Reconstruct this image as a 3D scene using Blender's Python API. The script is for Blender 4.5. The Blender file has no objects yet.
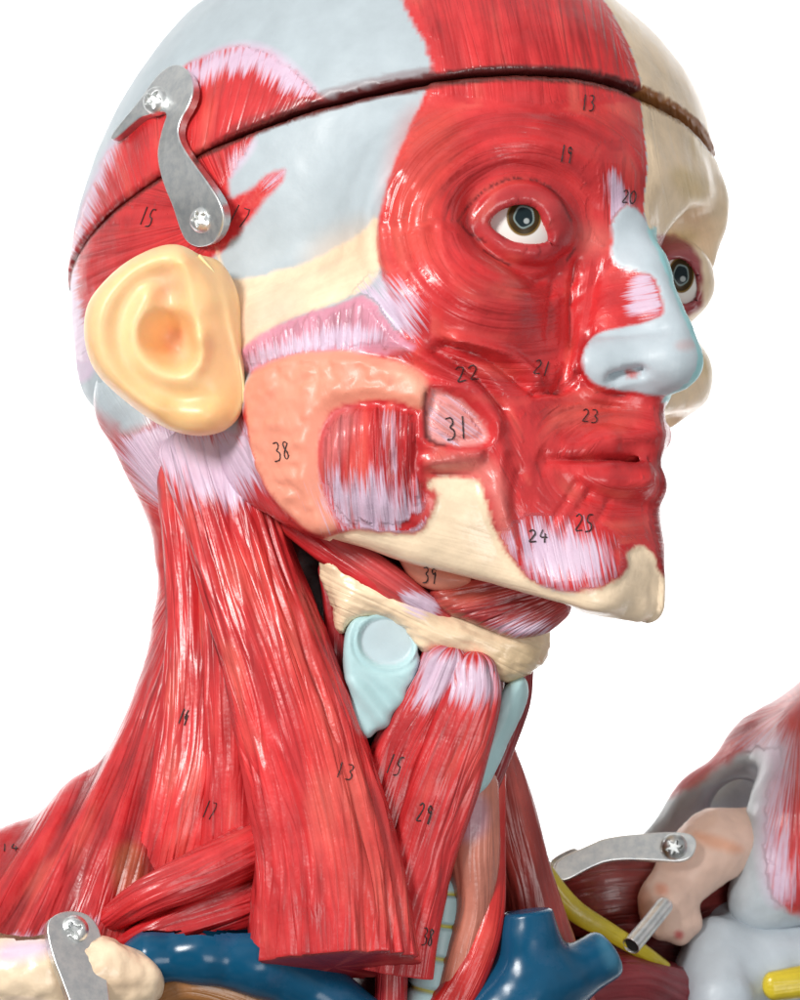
import bpy, math, random
import numpy as np
from mathutils import Vector
from mathutils.bvhtree import BVHTree

# ------------------------------------------------------------------ camera, light, exposure
# model unit: one "px" = 0.278 mm of the plastic model; x right, d depth away, y down
S = 0.000278
D = 4200.0
scene = bpy.context.scene
col = scene.collection

cam_data = bpy.data.cameras.new("camera")
cam = bpy.data.objects.new("camera", cam_data)
col.objects.link(cam)
cam.location = (0, -D * S, 0)
cam.rotation_euler = (math.radians(90), 0, 0)
cam_data.sensor_fit = 'VERTICAL'
cam_data.sensor_height = 24
cam_data.lens = 24 * D / 1000.0
cam_data.clip_start = 0.05
cam_data.clip_end = 60
cam_data.dof.use_dof = True
cam_data.dof.focus_distance = (D - 290) * S
cam_data.dof.aperture_fstop = 18
scene.camera = cam

world = bpy.data.worlds.new("World")
scene.world = world
world.use_nodes = True
# added surround light: brighter overhead, dimmer towards the floor, noise to vary the reflections
wt = world.node_tree
bg = wt.nodes["Background"]
w_tc = wt.nodes.new("ShaderNodeTexCoord")
w_sep = wt.nodes.new("ShaderNodeSeparateXYZ")
wt.links.new(w_tc.outputs["Generated"], w_sep.inputs[0])
w_map = wt.nodes.new("ShaderNodeMapRange")
w_map.inputs["From Min"].default_value = -1
wt.links.new(w_sep.outputs["Z"], w_map.inputs["Value"])
w_ramp = wt.nodes.new("ShaderNodeValToRGB")
w_ramp.color_ramp.elements[0].color = (.20, .20, .20, 1)
w_ramp.color_ramp.elements[1].color = (.48, .48, .48, 1)
e_ = w_ramp.color_ramp.elements.new(.5)
e_.color = (.28, .28, .28, 1)
wt.links.new(w_map.outputs["Result"], w_ramp.inputs["Fac"])
w_noise = wt.nodes.new("ShaderNodeTexNoise")
w_noise.inputs["Scale"].default_value = 2.2
w_noise.inputs["Detail"].default_value = 1.0
wt.links.new(w_tc.outputs["Generated"], w_noise.inputs["Vector"])
w_n2 = wt.nodes.new("ShaderNodeMapRange")
w_n2.inputs["From Min"].default_value = .38
w_n2.inputs["From Max"].default_value = .62
w_n2.inputs["To Min"].default_value = .35
w_n2.inputs["To Max"].default_value = 1.6
wt.links.new(w_noise.outputs["Fac"], w_n2.inputs["Value"])
w_mul = wt.nodes.new("ShaderNodeVectorMath")
w_mul.operation = 'SCALE'
wt.links.new(w_ramp.outputs["Color"], w_mul.inputs[0])
wt.links.new(w_n2.outputs["Result"], w_mul.inputs["Scale"])
wt.links.new(w_mul.outputs[0], bg.inputs["Color"])
bg.inputs["Strength"].default_value = 1.0

def area(name, loc, target, size, power, colour=(1, 1, 1), shape='RECTANGLE', sy=None):
    ld = bpy.data.lights.new(name, 'AREA')
    ld.shape = shape
    ld.size = size
    ld.size_y = sy or size
    ld.energy = power
    ld.color = colour
    o = bpy.data.objects.new(name, ld)
    o.location = loc
    o.rotation_euler = (Vector(target) - Vector(loc)).to_track_quat('-Z', 'Y').to_euler()
    col.objects.link(o)
    return o

area("key_softbox", (-0.72, -1.10, 0.62), (0, 0, 0.02), 0.34, 17.0, (1, .985, .96))
area("fill_softbox", (0.45, -1.35, -0.30), (0, 0, 0), 0.45, 4.2, (1, .99, .98))
area("backdrop_lamp_left", (-1.1, 0.75, 0.2), (-0.1, 2.2, 0.0), 0.8, 45.0)
area("backdrop_lamp_right", (1.1, 0.75, 0.2), (0.1, 2.2, 0.0), 0.8, 45.0)

scene.view_settings.view_transform = 'Standard'
scene.view_settings.look = 'None'
scene.view_settings.exposure = 0.14
scene.view_settings.gamma = 1.0

# ------------------------------------------------------------------ maths helpers
def vn(P, sc, seed=0):
    """value noise, P (N,2|3) -> 0..1"""
    q = P / sc
    if q.shape[1] == 2:
        q = np.c_[q, np.zeros(len(q))]
    i = np.floor(q).astype(np.int64)
    t = q - i
    t = t * t * (3 - 2 * t)
    def h(a, b, c):
        n = (a * 73856093) ^ (b * 19349663) ^ (c * 83492791) ^ (seed * 2654435)
        n = (n ^ (n >> 13)) * 1274126177 & 0x7fffffff
        n = (n ^ (n >> 16)) * 1911520717 & 0x7fffffff
        return (n & 0xffff) / 65535.0
    r = 0
    for dx in (0, 1):
        for dy in (0, 1):
            for dz in (0, 1):
                w = (t[:, 0] if dx else 1 - t[:, 0]) * (t[:, 1] if dy else 1 - t[:, 1]) * (t[:, 2] if dz else 1 - t[:, 2])
                r = r + w * h(i[:, 0] + dx, i[:, 1] + dy, i[:, 2] + dz)
    return r

def fbm(P, sc, seed=0, o=3):
    r, a, s = 0, .5, 0
    for k in range(o):
        r = r + a * vn(P, sc / 2 ** k, seed + k)
        s += a
        a *= .5
    return r / s

def sst(a, b, x):
    t = np.clip((x - a) / (b - a), 0, 1)
    return t * t * (3 - 2 * t)

def smin(a, b, k):
    h = np.maximum(k - np.abs(a - b), 0) / k
    return np.minimum(a, b) - h * h * k * .25

def smax(a, b, k):
    return -smin(-a, -b, k)

def chaikin(p, n=2, closed=True):
    p = np.asarray(p, float)
    for _ in range(n):
        if closed:
            q = np.roll(p, -1, 0)
            p = np.stack([.75 * p + .25 * q, .25 * p + .75 * q], 1).reshape(-1, p.shape[1])
        else:
            a, b = p[:-1], p[1:]
            m = np.stack([.75 * a + .25 * b, .25 * a + .75 * b], 1).reshape(-1, p.shape[1])
            p = np.vstack([p[:1], m[1:-1], p[-1:]])
    return p

def polysd(X, poly, n=1):
    """signed distance to a closed outline, positive inside"""
    p = chaikin(poly, n)
    out = np.full(len(X), -1e3)
    lo, hi = p.min(0) - 60, p.max(0) + 60
    m = ((X > lo) & (X < hi)).all(1)
    x = X[m]
    d = np.full(len(x), 1e9)
    ins = np.zeros(len(x), bool)
    for a, b in zip(p, np.roll(p, -1, 0)):
        e = b - a
        w = x - a
        t = np.clip((w @ e) / max(e @ e, 1e-9), 0, 1)
        r = w - t[:, None] * e
        d = np.minimum(d, (r * r).sum(1))
        c = (a[1] > x[:, 1]) != (b[1] > x[:, 1])
        if abs(e[1]) > 1e-12:
            ins ^= c & (x[:, 0] < a[0] + (x[:, 1] - a[1]) * e[0] / e[1])
    d = np.sqrt(d)
    out[m] = np.where(ins, d, -d)
    return out

def linesd(X, line, n=2):
    """distance to an open polyline, and the position 0..1 along it"""
    p = chaikin(line, n, False)
    d = np.full(len(X), 1e9)
    s = np.zeros(len(X))
    seg = np.linalg.norm(np.diff(p, axis=0), axis=1)
    L0 = np.r_[0, np.cumsum(seg)]
    for k in range(len(p) - 1):
        e = p[k + 1] - p[k]
        w = X - p[k]
        t = np.clip((w @ e) / max(e @ e, 1e-9), 0, 1)
        r = w - t[:, None] * e
        dd = np.sqrt((r * r).sum(1))
        m = dd < d
        d[m] = dd[m]
        s[m] = (L0[k] + t[m] * seg[k]) / L0[-1]
    return d, s

# head frame: La to the model's left, Fo forward, Up upward
La = np.array([.66198895, .72216977, .20060271])
Fo = np.array([.74002547, -.58731222, -.32776006])
Up = np.array([-.11888198, .36542466, -.92321823])
O = np.array([380., 0., 252.])

def H(a, b, c):
    return O + a * La + b * Fo + c * Up

def unp(x, y, d):
    k = 1 + d / D
    return np.array([400 + (x - 400) * k, d, 500 + (y - 500) * k])

def on(x, y, a):
    """point seen at (x, y) that lies a to the side of the head's midplane"""
    g = lambda d: (unp(x, y, d) - O) @ La - a
    g0, g1 = g(-400.), g(400.)
    return unp(x, y, -400. - g0 * 800. / (g1 - g0))

def abc(P):
    q = P - O
    return np.stack([q @ La, q @ Fo, q @ Up], -1)

def chart(P):
    k = D / (D + P[:, 1])
    return np.stack([400 + (P[:, 0] - 400) * k, 500 + (P[:, 2] - 500) * k], 1)

# ------------------------------------------------------------------ distance-field primitives
def ell(P, c, r, axes=None):
    q = P - np.asarray(c, float)
    if axes is not None:
        q = q @ np.asarray(axes).T
    r = np.asarray(r, float)
    k0 = np.sqrt(((q / r) ** 2).sum(1))
    k1 = np.sqrt(((q / (r * r)) ** 2).sum(1))
    return k0 * (k0 - 1) / np.maximum(k1, 1e-9)

def cap(P, a, b, ra, rb=None):
    rb = ra if rb is None else rb
    a, b = np.asarray(a, float), np.asarray(b, float)
    e = b - a
    w = P - a
    t = np.clip((w @ e) / max(e @ e, 1e-9), 0, 1)
    return np.linalg.norm(w - t[:, None] * e, axis=1) - (ra + (rb - ra) * t)

def chain(P, pts, k=12):
    """smooth chain of tapered capsules, pts = (x, d, y, r)"""
    f = None
    for p, q in zip(pts[:-1], pts[1:]):
        g = cap(P, p[:3], q[:3], p[3], q[3])
        f = g if f is None else smin(f, g, k)
    return f

# ------------------------------------------------------------------ mesher (surface nets, then refined onto the field)
def surface_nets(fn, lo, hi, vox):
    lo, hi = np.asarray(lo, float), np.asarray(hi, float)
    n = np.ceil((hi - lo) / vox).astype(int) + 1
    ax = [lo[i] + np.arange(n[i]) * vox for i in range(3)]
    F = np.empty(n)
    for i in range(n[0]):
        G = np.stack(np.meshgrid(ax[1], ax[2], indexing='ij'), -1).reshape(-1, 2)
        F[i] = fn(np.c_[np.full(len(G), ax[0][i]), G]).reshape(n[1], n[2])
    neg = F < 0
    cell = np.zeros(n - 1, int)
    offs = [(i, j, k) for i in (0, 1) for j in (0, 1) for k in (0, 1)]
    sl = lambda A, o: A[o[0]:n[0] - 1 + o[0], o[1]:n[1] - 1 + o[1], o[2]:n[2] - 1 + o[2]]
    for o in offs:
        cell += sl(neg, o)
    act = (cell > 0) & (cell < 8)
    idx = np.full(n - 1, -1)
    idx[act] = np.arange(act.sum())
    C = np.argwhere(act)
    acc = np.zeros((len(C), 3))
    cnt = np.zeros(len(C))
    for x in offs:
        for axis in range(3):
            if x[axis]:
                continue
            y = list(x)
            y[axis] = 1
            f0 = F[C[:, 0] + x[0], C[:, 1] + x[1], C[:, 2] + x[2]]
            f1 = F[C[:, 0] + y[0], C[:, 1] + y[1], C[:, 2] + y[2]]
            m = (f0 < 0) != (f1 < 0)
            t = np.where(m, f0 / np.where(m, f0 - f1, 1), 0)
            p = np.tile(np.array(x, float), (len(C), 1))
            p[:, axis] += t
            acc[m] += p[m]
            cnt[m] += 1
    V = lo + (C + acc / np.maximum(cnt, 1)[:, None]) * vox
    Q = []
    for axis in range(3):
        b, c = (axis + 1) % 3, (axis + 2) % 3
        s0 = [slice(1, n[i] - 1) for i in range(3)]
        s0[axis] = slice(0, n[axis] - 1)
        s1 = list(s0)
        s1[axis] = slice(1, n[axis])
        A0, A1 = neg[tuple(s0)], neg[tuple(s1)]
        E = np.argwhere(A0 != A1)
        if not len(E):
            continue
        inside = A0[tuple(E.T)]
        E = E + np.array([0 if i == axis else 1 for i in range(3)])
        def ci(db, dc):
            e = E.copy()
            e[:, b] += db
            e[:, c] += dc
            return idx[tuple(e.T)]
        q = np.stack([ci(-1, -1), ci(0, -1), ci(0, 0), ci(-1, 0)], 1)
        q[~inside] = q[~inside][:, ::-1]
        Q.append(q)
    Q = np.vstack(Q)
    return V, Q[(Q >= 0).all(1)]

def subdivide(V, Q):
    e = np.stack([Q, np.roll(Q, -1, 1)], -1).reshape(-1, 2)
    es = np.sort(e, 1)
    key = es[:, 0].astype(np.int64) * len(V) + es[:, 1]
    uk, inv = np.unique(key, return_inverse=True)
    ea, eb = uk // len(V), uk % len(V)
    M = (V[ea] + V[eb]) / 2
    F = V[Q].mean(1)
    em = (inv + len(V)).reshape(-1, 4)
    fi = np.arange(len(Q)) + len(V) + len(M)
    nq = []
    for k in range(4):
        nq.append(np.stack([Q[:, k], em[:, k], fi, em[:, (k + 3) % 4]], 1))
    return np.vstack([V, M, F]), np.vstack(nq)

def project(fn, V, it=3, h=.6, lim=4.):
    for _ in range(it):
        f = fn(V)
        g = np.stack([fn(V + np.eye(3)[i] * h) - f for i in range(3)], 1) / h
        n2 = np.maximum((g * g).sum(1), .05)
        st = -(f / n2)[:, None] * g
        l = np.linalg.norm(st, axis=1)
        V = V + st * np.minimum(1, lim / np.maximum(l, 1e-9))[:, None]
    return V

def normals(V, Q):
    a = V[Q[:, 2]] - V[Q[:, 0]]
    b = V[Q[:, 3]] - V[Q[:, 1]]
    fn_ = np.cross(a, b)
    N = np.zeros_like(V)
    for k in range(Q.shape[1]):
        for i in range(3):
            N[:, i] += np.bincount(Q[:, k], fn_[:, i], len(V))
    return N / np.maximum(np.linalg.norm(N, axis=1), 1e-12)[:, None]

def relax(V, Q, it=1, w=.5):
    for _ in range(it):
        acc = np.zeros_like(V)
        cnt = np.zeros(len(V))
        for k in range(4):
            for j in (1, 3):
                src = V[Q[:, (k + j) % 4]]
                for i in range(3):
                    acc[:, i] += np.bincount(Q[:, k], src[:, i], len(V))
                cnt += np.bincount(Q[:, k], minlength=len(V))
        V = V + w * (acc / np.maximum(cnt, 1)[:, None] - V)
    return V

def sdf_mesh(fn, lo, hi, vox=5, sub=1, it=3):
    V, Q = surface_nets(fn, lo, hi, vox)
    V = project(fn, relax(V, Q, 1), 2)
    for _ in range(sub):
        V, Q = subdivide(V, Q)
        V = project(fn, V, it)
    return V, Q

def lin(h):
    """sRGB 0-255 to linear"""
    c = np.asarray(h, float) / 255
    return np.where(c <= .04045, c / 12.92, ((c + .055) / 1.055) ** 2.4)

# ------------------------------------------------------------------ linking objects
def to_w(V):
    return np.stack([(V[:, 0] - 400) * S, V[:, 1] * S, (500 - V[:, 2]) * S], 1)

def mesh_obj(name, V, Q, mat, parent=None, attrs=None, N=None, smooth=True):
    me = bpy.data.meshes.new(name)
    W = to_w(V)
    if isinstance(Q, np.ndarray):
        Q = Q[:, ::-1]          # y-down model space to z-up world
        nf, k = Q.shape
        me.vertices.add(len(W))
        me.vertices.foreach_set("co", W.astype(np.float32).ravel())
        me.loops.add(nf * k)
        me.loops.foreach_set("vertex_index", Q.astype(np.int32).ravel())
        me.polygons.add(nf)
        me.polygons.foreach_set("loop_start", (np.arange(nf) * k).astype(np.int32))
        me.polygons.foreach_set("loop_total", np.full(nf, k, np.int32))
        me.update(calc_edges=True)
    else:
        me.from_pydata([tuple(w) for w in W], [], [tuple(q)[::-1] for q in Q])
    me.validate()
    for an, (ty, dat) in (attrs or {}).items():
        at = me.attributes.new(an, ty, 'POINT')
        if ty == 'FLOAT_COLOR':
            at.data.foreach_set("color", np.ascontiguousarray(dat, np.float32).ravel())
        elif ty == 'FLOAT_VECTOR':
            at.data.foreach_set("vector", np.ascontiguousarray(dat, np.float32).ravel())
        else:
            at.data.foreach_set("value", np.ascontiguousarray(dat, np.float32).ravel())
    if smooth:
        me.polygons.foreach_set("use_smooth", np.ones(len(me.polygons), bool))
    if N is not None:
        Nw = np.stack([N[:, 0], N[:, 1], -N[:, 2]], 1)
        me.normals_split_custom_set_from_vertices([tuple(n) for n in Nw])
    if mat:
        me.materials.append(mat)
    o = bpy.data.objects.new(name, me)
    col.objects.link(o)
    if parent:
        o.parent = parent
    return o

def thing(name, label, cat, at=(400, 0, 500), group=None):
    o = bpy.data.objects.new(name, None)
    o.empty_display_size = .02
    col.objects.link(o)
    o["label"] = label
    o["category"] = cat
    if group:
        o["group"] = group
    return o

# ------------------------------------------------------------------ materials
def nd(nt, t, **kw):
    n = nt.nodes.new(t)
    for k, v in kw.items():
        if k.startswith("i_"):
            n.inputs[k[2:].replace("_", " ")].default_value = v
        else:
            setattr(n, k, v)
    return n

def painted(name, rough=.34, coat=.28, bump=.55, sss=0., spec=.5, mottle=.5):
    """hand-painted plastic: paint colour, fibre coordinates and brush masks come with the mesh"""
    m = bpy.data.materials.new(name)
    m.use_nodes = True
    nt = m.node_tree
    nt.nodes.clear()
    L = nt.links.new
    out = nd(nt, "ShaderNodeOutputMaterial")
    b = nd(nt, "ShaderNodeBsdfPrincipled")
    L(b.outputs[0], out.inputs[0])
    ac = nd(nt, "ShaderNodeAttribute", attribute_name="pcol")
    af = nd(nt, "ShaderNodeAttribute", attribute_name="fib")
    ax = nd(nt, "ShaderNodeAttribute", attribute_name="fx")
    sx = nd(nt, "ShaderNodeSeparateColor")
    L(ax.outputs["Color"], sx.inputs[0])
    tc = nd(nt, "ShaderNodeTexCoord")
    def math_(op, a, b_=None, c=None, clamp=False):
        n = nd(nt, "ShaderNodeMath", operation=op, use_clamp=clamp)
        for i, v in enumerate((a, b_, c)):
            if v is None:
                continue
            if isinstance(v, (int, float)):
                n.inputs[i].default_value = v
            else:
                L(v, n.inputs[i])
        return n.outputs[0]
    def strand(sx_, sy_, detail):
        mul = nd(nt, "ShaderNodeVectorMath", operation='MULTIPLY')
        L(af.outputs["Vector"], mul.inputs[0])
        mul.inputs[1].default_value = (sx_, sy_, 1)
        n = nd(nt, "ShaderNodeTexNoise", noise_dimensions='3D', i_Scale=1.0, i_Detail=detail, i_Roughness=.6)
        L(mul.outputs[0], n.inputs["Vector"])
        return n.outputs["Fac"]
    s1 = strand(.10, .009, 2)      # fibre bundles
    s2 = strand(.42, .02, 2)       # single brush hairs
    mot = nd(nt, "ShaderNodeTexNoise", i_Scale=95.0, i_Detail=4.0, i_Roughness=.62)
    L(tc.outputs["Object"], mot.inputs["Vector"])
    fine = nd(nt, "ShaderNodeTexNoise", i_Scale=900.0, i_Detail=2.0)
    L(tc.outputs["Object"], fine.inputs["Vector"])
    # strands darken and lighten the paint along the fibres
    d1 = math_('MULTIPLY', math_('SUBTRACT', s1, .5), .9)
    d2 = math_('MULTIPLY', math_('SUBTRACT', s2, .5), .3)
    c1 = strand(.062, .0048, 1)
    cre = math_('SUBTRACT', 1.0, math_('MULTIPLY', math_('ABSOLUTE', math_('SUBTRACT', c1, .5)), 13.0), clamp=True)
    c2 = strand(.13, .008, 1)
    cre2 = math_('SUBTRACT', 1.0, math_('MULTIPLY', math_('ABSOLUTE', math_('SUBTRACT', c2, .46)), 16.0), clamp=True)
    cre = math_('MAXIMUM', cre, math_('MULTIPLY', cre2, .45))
    st = math_('MULTIPLY', math_('SUBTRACT', math_('ADD', d1, d2), math_('MULTIPLY', cre, .26)), sx.outputs["Red"])  # creases also darken the colour: groove shade painted over the bump valleys
    mo = math_('MULTIPLY', math_('SUBTRACT', mot.outputs["Fac"], .5), mottle * 1.3)
    val = math_('ADD', math_('ADD', 1.0, st), mo)
    val = math_('MAXIMUM', val, .25)
    # thin paint lets the pale plastic through: brighter and pinker; thick paint is deep
    light = nd(nt, "ShaderNodeMix", data_type='RGBA', blend_type='MIX')
    thin = math_('MULTIPLY', math_('SUBTRACT', val, 1.05), .55, clamp=True)
    L(thin, light.inputs["Factor"])
    mulc = nd(nt, "ShaderNodeVectorMath", operation='SCALE')
    L(ac.outputs["Color"], mulc.inputs[0])
    L(math_('MINIMUM', val, 1.12), mulc.inputs["Scale"])
    L(mulc.outputs[0], light.inputs["A"])
    pale = nd(nt, "ShaderNodeMix", data_type='RGBA', blend_type='MIX')
    pale.inputs["Factor"].default_value = .42
    L(ac.outputs["Color"], pale.inputs["A"])
    pale.inputs["B"].default_value = (.86, .34, .27, 1)
    L(pale.outputs["Result"], light.inputs["B"])
    # dry-brushed tendon white
    br = math_('MULTIPLY', math_('SUBTRACT', s2, .5), 3.4)
    br = math_('ADD', br, math_('MULTIPLY', math_('SUBTRACT', s1, .5), 1.6))
    wm = math_('MULTIPLY_ADD', math_('SUBTRACT', sx.outputs["Green"], .5), 3.2, br)
    wm = math_('ADD', wm, .35, clamp=True)
    wm = math_('MULTIPLY', wm, .93)
    gate = math_('MULTIPLY', sx.outputs["Green"], 8.0, clamp=True)
    wm = math_('MULTIPLY', wm, gate)
    wc = nd(nt, "ShaderNodeMix", data_type='RGBA')
    L(wm, wc.inputs["Factor"])
    L(light.outputs["Result"], wc.inputs["A"])
    wcol = nd(nt, "ShaderNodeMix", data_type='RGBA')
    L(mot.outputs["Fac"], wcol.inputs["Factor"])
    wcol.inputs["A"].default_value = (.62, .42, .58, 1)
    wcol.inputs["B"].default_value = (.72, .62, .74, 1)
    L(wcol.outputs["Result"], wc.inputs["B"])
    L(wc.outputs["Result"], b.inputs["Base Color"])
    # relief
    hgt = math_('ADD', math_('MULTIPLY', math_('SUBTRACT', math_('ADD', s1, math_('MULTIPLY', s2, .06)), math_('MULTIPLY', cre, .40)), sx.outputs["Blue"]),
                math_('MULTIPLY', fine.outputs["Fac"], .03))
    hgt = math_('ADD', hgt, math_('MULTIPLY', mot.outputs["Fac"], .32))
    hgt = math_('ADD', hgt, math_('MULTIPLY', wm, .12))
    bp = nd(nt, "ShaderNodeBump", i_Strength=bump, i_Distance=.0022)
    L(hgt, bp.inputs["Height"])
    L(bp.outputs[0], b.inputs["Normal"])
    bp2 = nd(nt, "ShaderNodeBump", i_Strength=bump * .5, i_Distance=.0022)
    L(hgt, bp2.inputs["Height"])
    L(bp2.outputs[0], b.inputs["Coat Normal"])
    rr = math_('ADD', rough, math_('MULTIPLY', math_('SUBTRACT', mot.outputs["Fac"], .5), .3))
    rr = math_('ADD', rr, math_('MULTIPLY', wm, .15))
    L(rr, b.inputs["Roughness"])
    b.inputs["Specular IOR Level"].default_value = spec
    b.inputs["Coat Weight"].default_value = coat
    b.inputs["Coat Roughness"].default_value = .2
    if sss:
        b.inputs["Subsurface Weight"].default_value = sss
        b.inputs["Subsurface Radius"].default_value = (1, .45, .2)
        b.inputs["Subsurface Scale"].default_value = .004
    return m

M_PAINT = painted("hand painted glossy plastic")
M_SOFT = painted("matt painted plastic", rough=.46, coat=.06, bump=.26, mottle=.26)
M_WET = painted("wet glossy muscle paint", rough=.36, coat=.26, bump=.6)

def plain(name, c, rough=.4, metal=0., coat=0.):
    m = bpy.data.materials.new(name)
    m.use_nodes = True
    nt = m.node_tree
    b = nt.nodes["Principled BSDF"]
    b.inputs["Roughness"].default_value = rough
    b.inputs["Metallic"].default_value = metal
    b.inputs["Coat Weight"].default_value = coat
    tc = nd(nt, "ShaderNodeTexCoord")
    n = nd(nt, "ShaderNodeTexNoise", i_Scale=160.0, i_Detail=4.0)
    nt.links.new(tc.outputs["Object"], n.inputs["Vector"])
    mx = nd(nt, "ShaderNodeMix", data_type='RGBA')
    c = np.asarray(c, float)
    mx.inputs["A"].default_value = (*np.clip(c * .86, 0, 1), 1)
    mx.inputs["B"].default_value = (*np.clip(c * 1.1, 0, 1), 1)
    nt.links.new(n.outputs["Fac"], mx.inputs["Factor"])
    nt.links.new(mx.outputs["Result"], b.inputs["Base Color"])
    return m

# ------------------------------------------------------------------ paints (albedo)
RED = np.array([.64, .031, .034])
RED2 = np.array([.56, .021, .025])
DEEP = np.array([.26, .012, .016])
MAROON = np.array([.14, .015, .014])
FASCIA = np.array([.44, .505, .54])
CREAM = np.array([.91, .715, .50])
SALMON = np.array([.82, .30, .20])
PINK = np.array([.72, .22, .22])
CART = np.array([.50, .575, .62])
TEAL = np.array([.28, .55, .57])
LTEAL = np.array([.43, .64, .66])
BLUE = np.array([.001, .070, .150])
EARC = np.array([.95, .61, .31])

# ------------------------------------------------------------------ setting
def backdrop():
    nx, prof = 2, []
    for i in range(40):
        t = i / 39
        if t < .4:
            prof.append((2.2, 2.4 - t / .4 * 2.6))
        elif t < .7:
            a = (t - .4) / .3 * math.pi / 2
            prof.append((2.2 - .8 + .8 * math.cos(a), -.2 - .8 * math.sin(a)))
        else:
            prof.append((1.4 - (t - .7) / .3 * .9, -1.0))
    V, Q = [], []
    for (y, z) in prof:
        for x in (-3, 3):
            V.append((x / S + 400, y / S, 500 - z / S))
    Q = [(2 * i, 2 * i + 1, 2 * i + 3, 2 * i + 2) for i in range(len(prof) - 1)]
    m = plain("white paper", (.82, .82, .82), .9)
    o = mesh_obj("backdrop", np.array(V), np.array(Q), m)
    o["kind"] = "structure"
backdrop()
#==BUST==
# ------------------------------------------------------------------ the head
AX = np.stack([La, Fo, Up])
eyeN = on(517, 226, -113) + np.array([0, 24., 0])     # near eyeball centre
eyeF = on(674, 279, 116) + np.array([0, 22., 0])
EYE_R = 49.
EYE_F = 37.
OPEN_N = [(484, 222), (494, 211), (507, 204), (524, 201), (540, 206), (546, 222), (553, 241), (543, 248), (520, 247), (503, 240), (490, 231)]
OPEN_F = [(664, 262), (678, 257), (690, 262), (697, 280), (697, 298), (686, 306), (672, 300), (660, 285)]

def to_s(P):
    v = abc(P)
    return np.array([abs(v[0]), v[1], v[2]])
JP = to_s(on(340, 546, -186))
JN = np.cross(to_s(on(560, 610, -78)) - JP, to_s(on(652, 624, 0)) - JP)
JN = JN / np.linalg.norm(JN) * (-1 if JN[2] > 0 else 1)

def base_sdf(P):
    q = abc(P)
    a, b, c = q[:, 0], q[:, 1], q[:, 2]
    s = np.where(a > 0, a * (1 + .20 * sst(-100, -180, c) + .3 * sst(-240, -330, c)), -a)
    Q = np.stack([s, b, c], 1)
    # cranium, its upper back sloping in
    cp = np.log1p(np.exp(np.clip((c - 10) / 30, -30, 30))) * 30
    Q2 = Q.copy()
    Q2[:, 1] = np.where(b < 0, b * (1 + .0011 * cp), b)
    f = ell(Q2, (0, -8, 30), (266, 348, 290))
    Qa = np.stack([a, b, c], 1)
    f = smin(f, ell(Qa, (100, 208, 52), (108, 104, 120)), 60)     # frontal eminence of the bare side
    f = smin(f, ell(Q, (0, -170, -110), (190, 160, 150)), 60)     # occiput and nape
    f = smin(f, ell(Q, (0, 95, -225), (188, 180, 225)), 50)       # mid face
    br = np.minimum(cap(Q, (20, 296, -42), (110, 282, -34), 30), cap(Q, (110, 282, -34), (190, 208, -62), 30, 26))
    f = smin(f, br, 36)
    Qr = np.stack([np.where(a > 0, a + 22, -a), b, c], 1)
    f = smin(f, np.where(a > 0, 99., ell(Qr, (190, 190, -110), (44, 60, 90))), 50)       # outer rim of the orbit
    f = smin(f, ell(Q, (150, 215, -190), (72, 60, 48)), 46)       # cheekbone
    f = smin(f, cap(Q, (180, 185, -185), (232, 20, -155), 30, 30), 60)
    f = smin(f, ell(Q, (185, 60, -250), (62, 130, 120)), 50)      # masseter and parotid mass
    f = smin(f, cap(Q, (180, 35, -338), (48, 226, -462), 36, 38), 40)
    f = smin(f, ell(Q, (0, 212, -425), (80, 62, 66)), 36)         # chin
    f = smin(f, ell(Q, (0, 188, -330), (108, 88, 120)), 50)       # muzzle
    f = smin(f, ell(Q, (120, 130, -290), (80, 100, 130)), 60)
    return smax(f, (Q - JP) @ JN, 26)                             # lower border of the jaw

def hit(x, y, fn=base_sdf, d0=-520.):
    """first point of a field met along the sight line through (x, y)"""
    d = d0
    for _ in range(60):
        v = float(fn(unp(x, y, d)[None])[0])
        d += v * .8
        if abs(v) < .3:
            break
        if d > 400:
            return None
    return unp(x, y, d)

def sink(x, y, dep):
    return hit(x, y) + np.array([0, dep, 0])

n0, n1, n2, n3 = on(633, 205, 0) - Fo * 24, on(660, 262, 0) - Fo * 23, on(686, 326, 0) - Fo * 25, on(695, 353, 0) - Fo * 29
LU = [sink(655, 436, 6), sink(640, 438, 5), sink(605, 444, 6), sink(570, 455, 9)]
LL = [sink(648, 484, 5), sink(636, 480, 4), sink(602, 474, 6), sink(570, 464, 9)]
LM = [sink(658, 466, -4), sink(640, 463, -7), sink(602, 460, -5), sink(560, 459, -1), sink(548, 461, 2)]
NL = [sink(592, 340, -2), sink(577, 362, -2), sink(586, 390, -2), sink(612, 400, -2)]
tR1, tR2, tR3 = on(706, 200, 170), on(713, 236, 188), on(701, 300, 176)

def poly_cap(P, pts, r):
    f = None
    for i, (p, q) in enumerate(zip(pts[:-1], pts[1:])):
        g = cap(P, p, q, r[i], r[i + 1])
        f = g if f is None else np.minimum(f, g)
    return f

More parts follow.
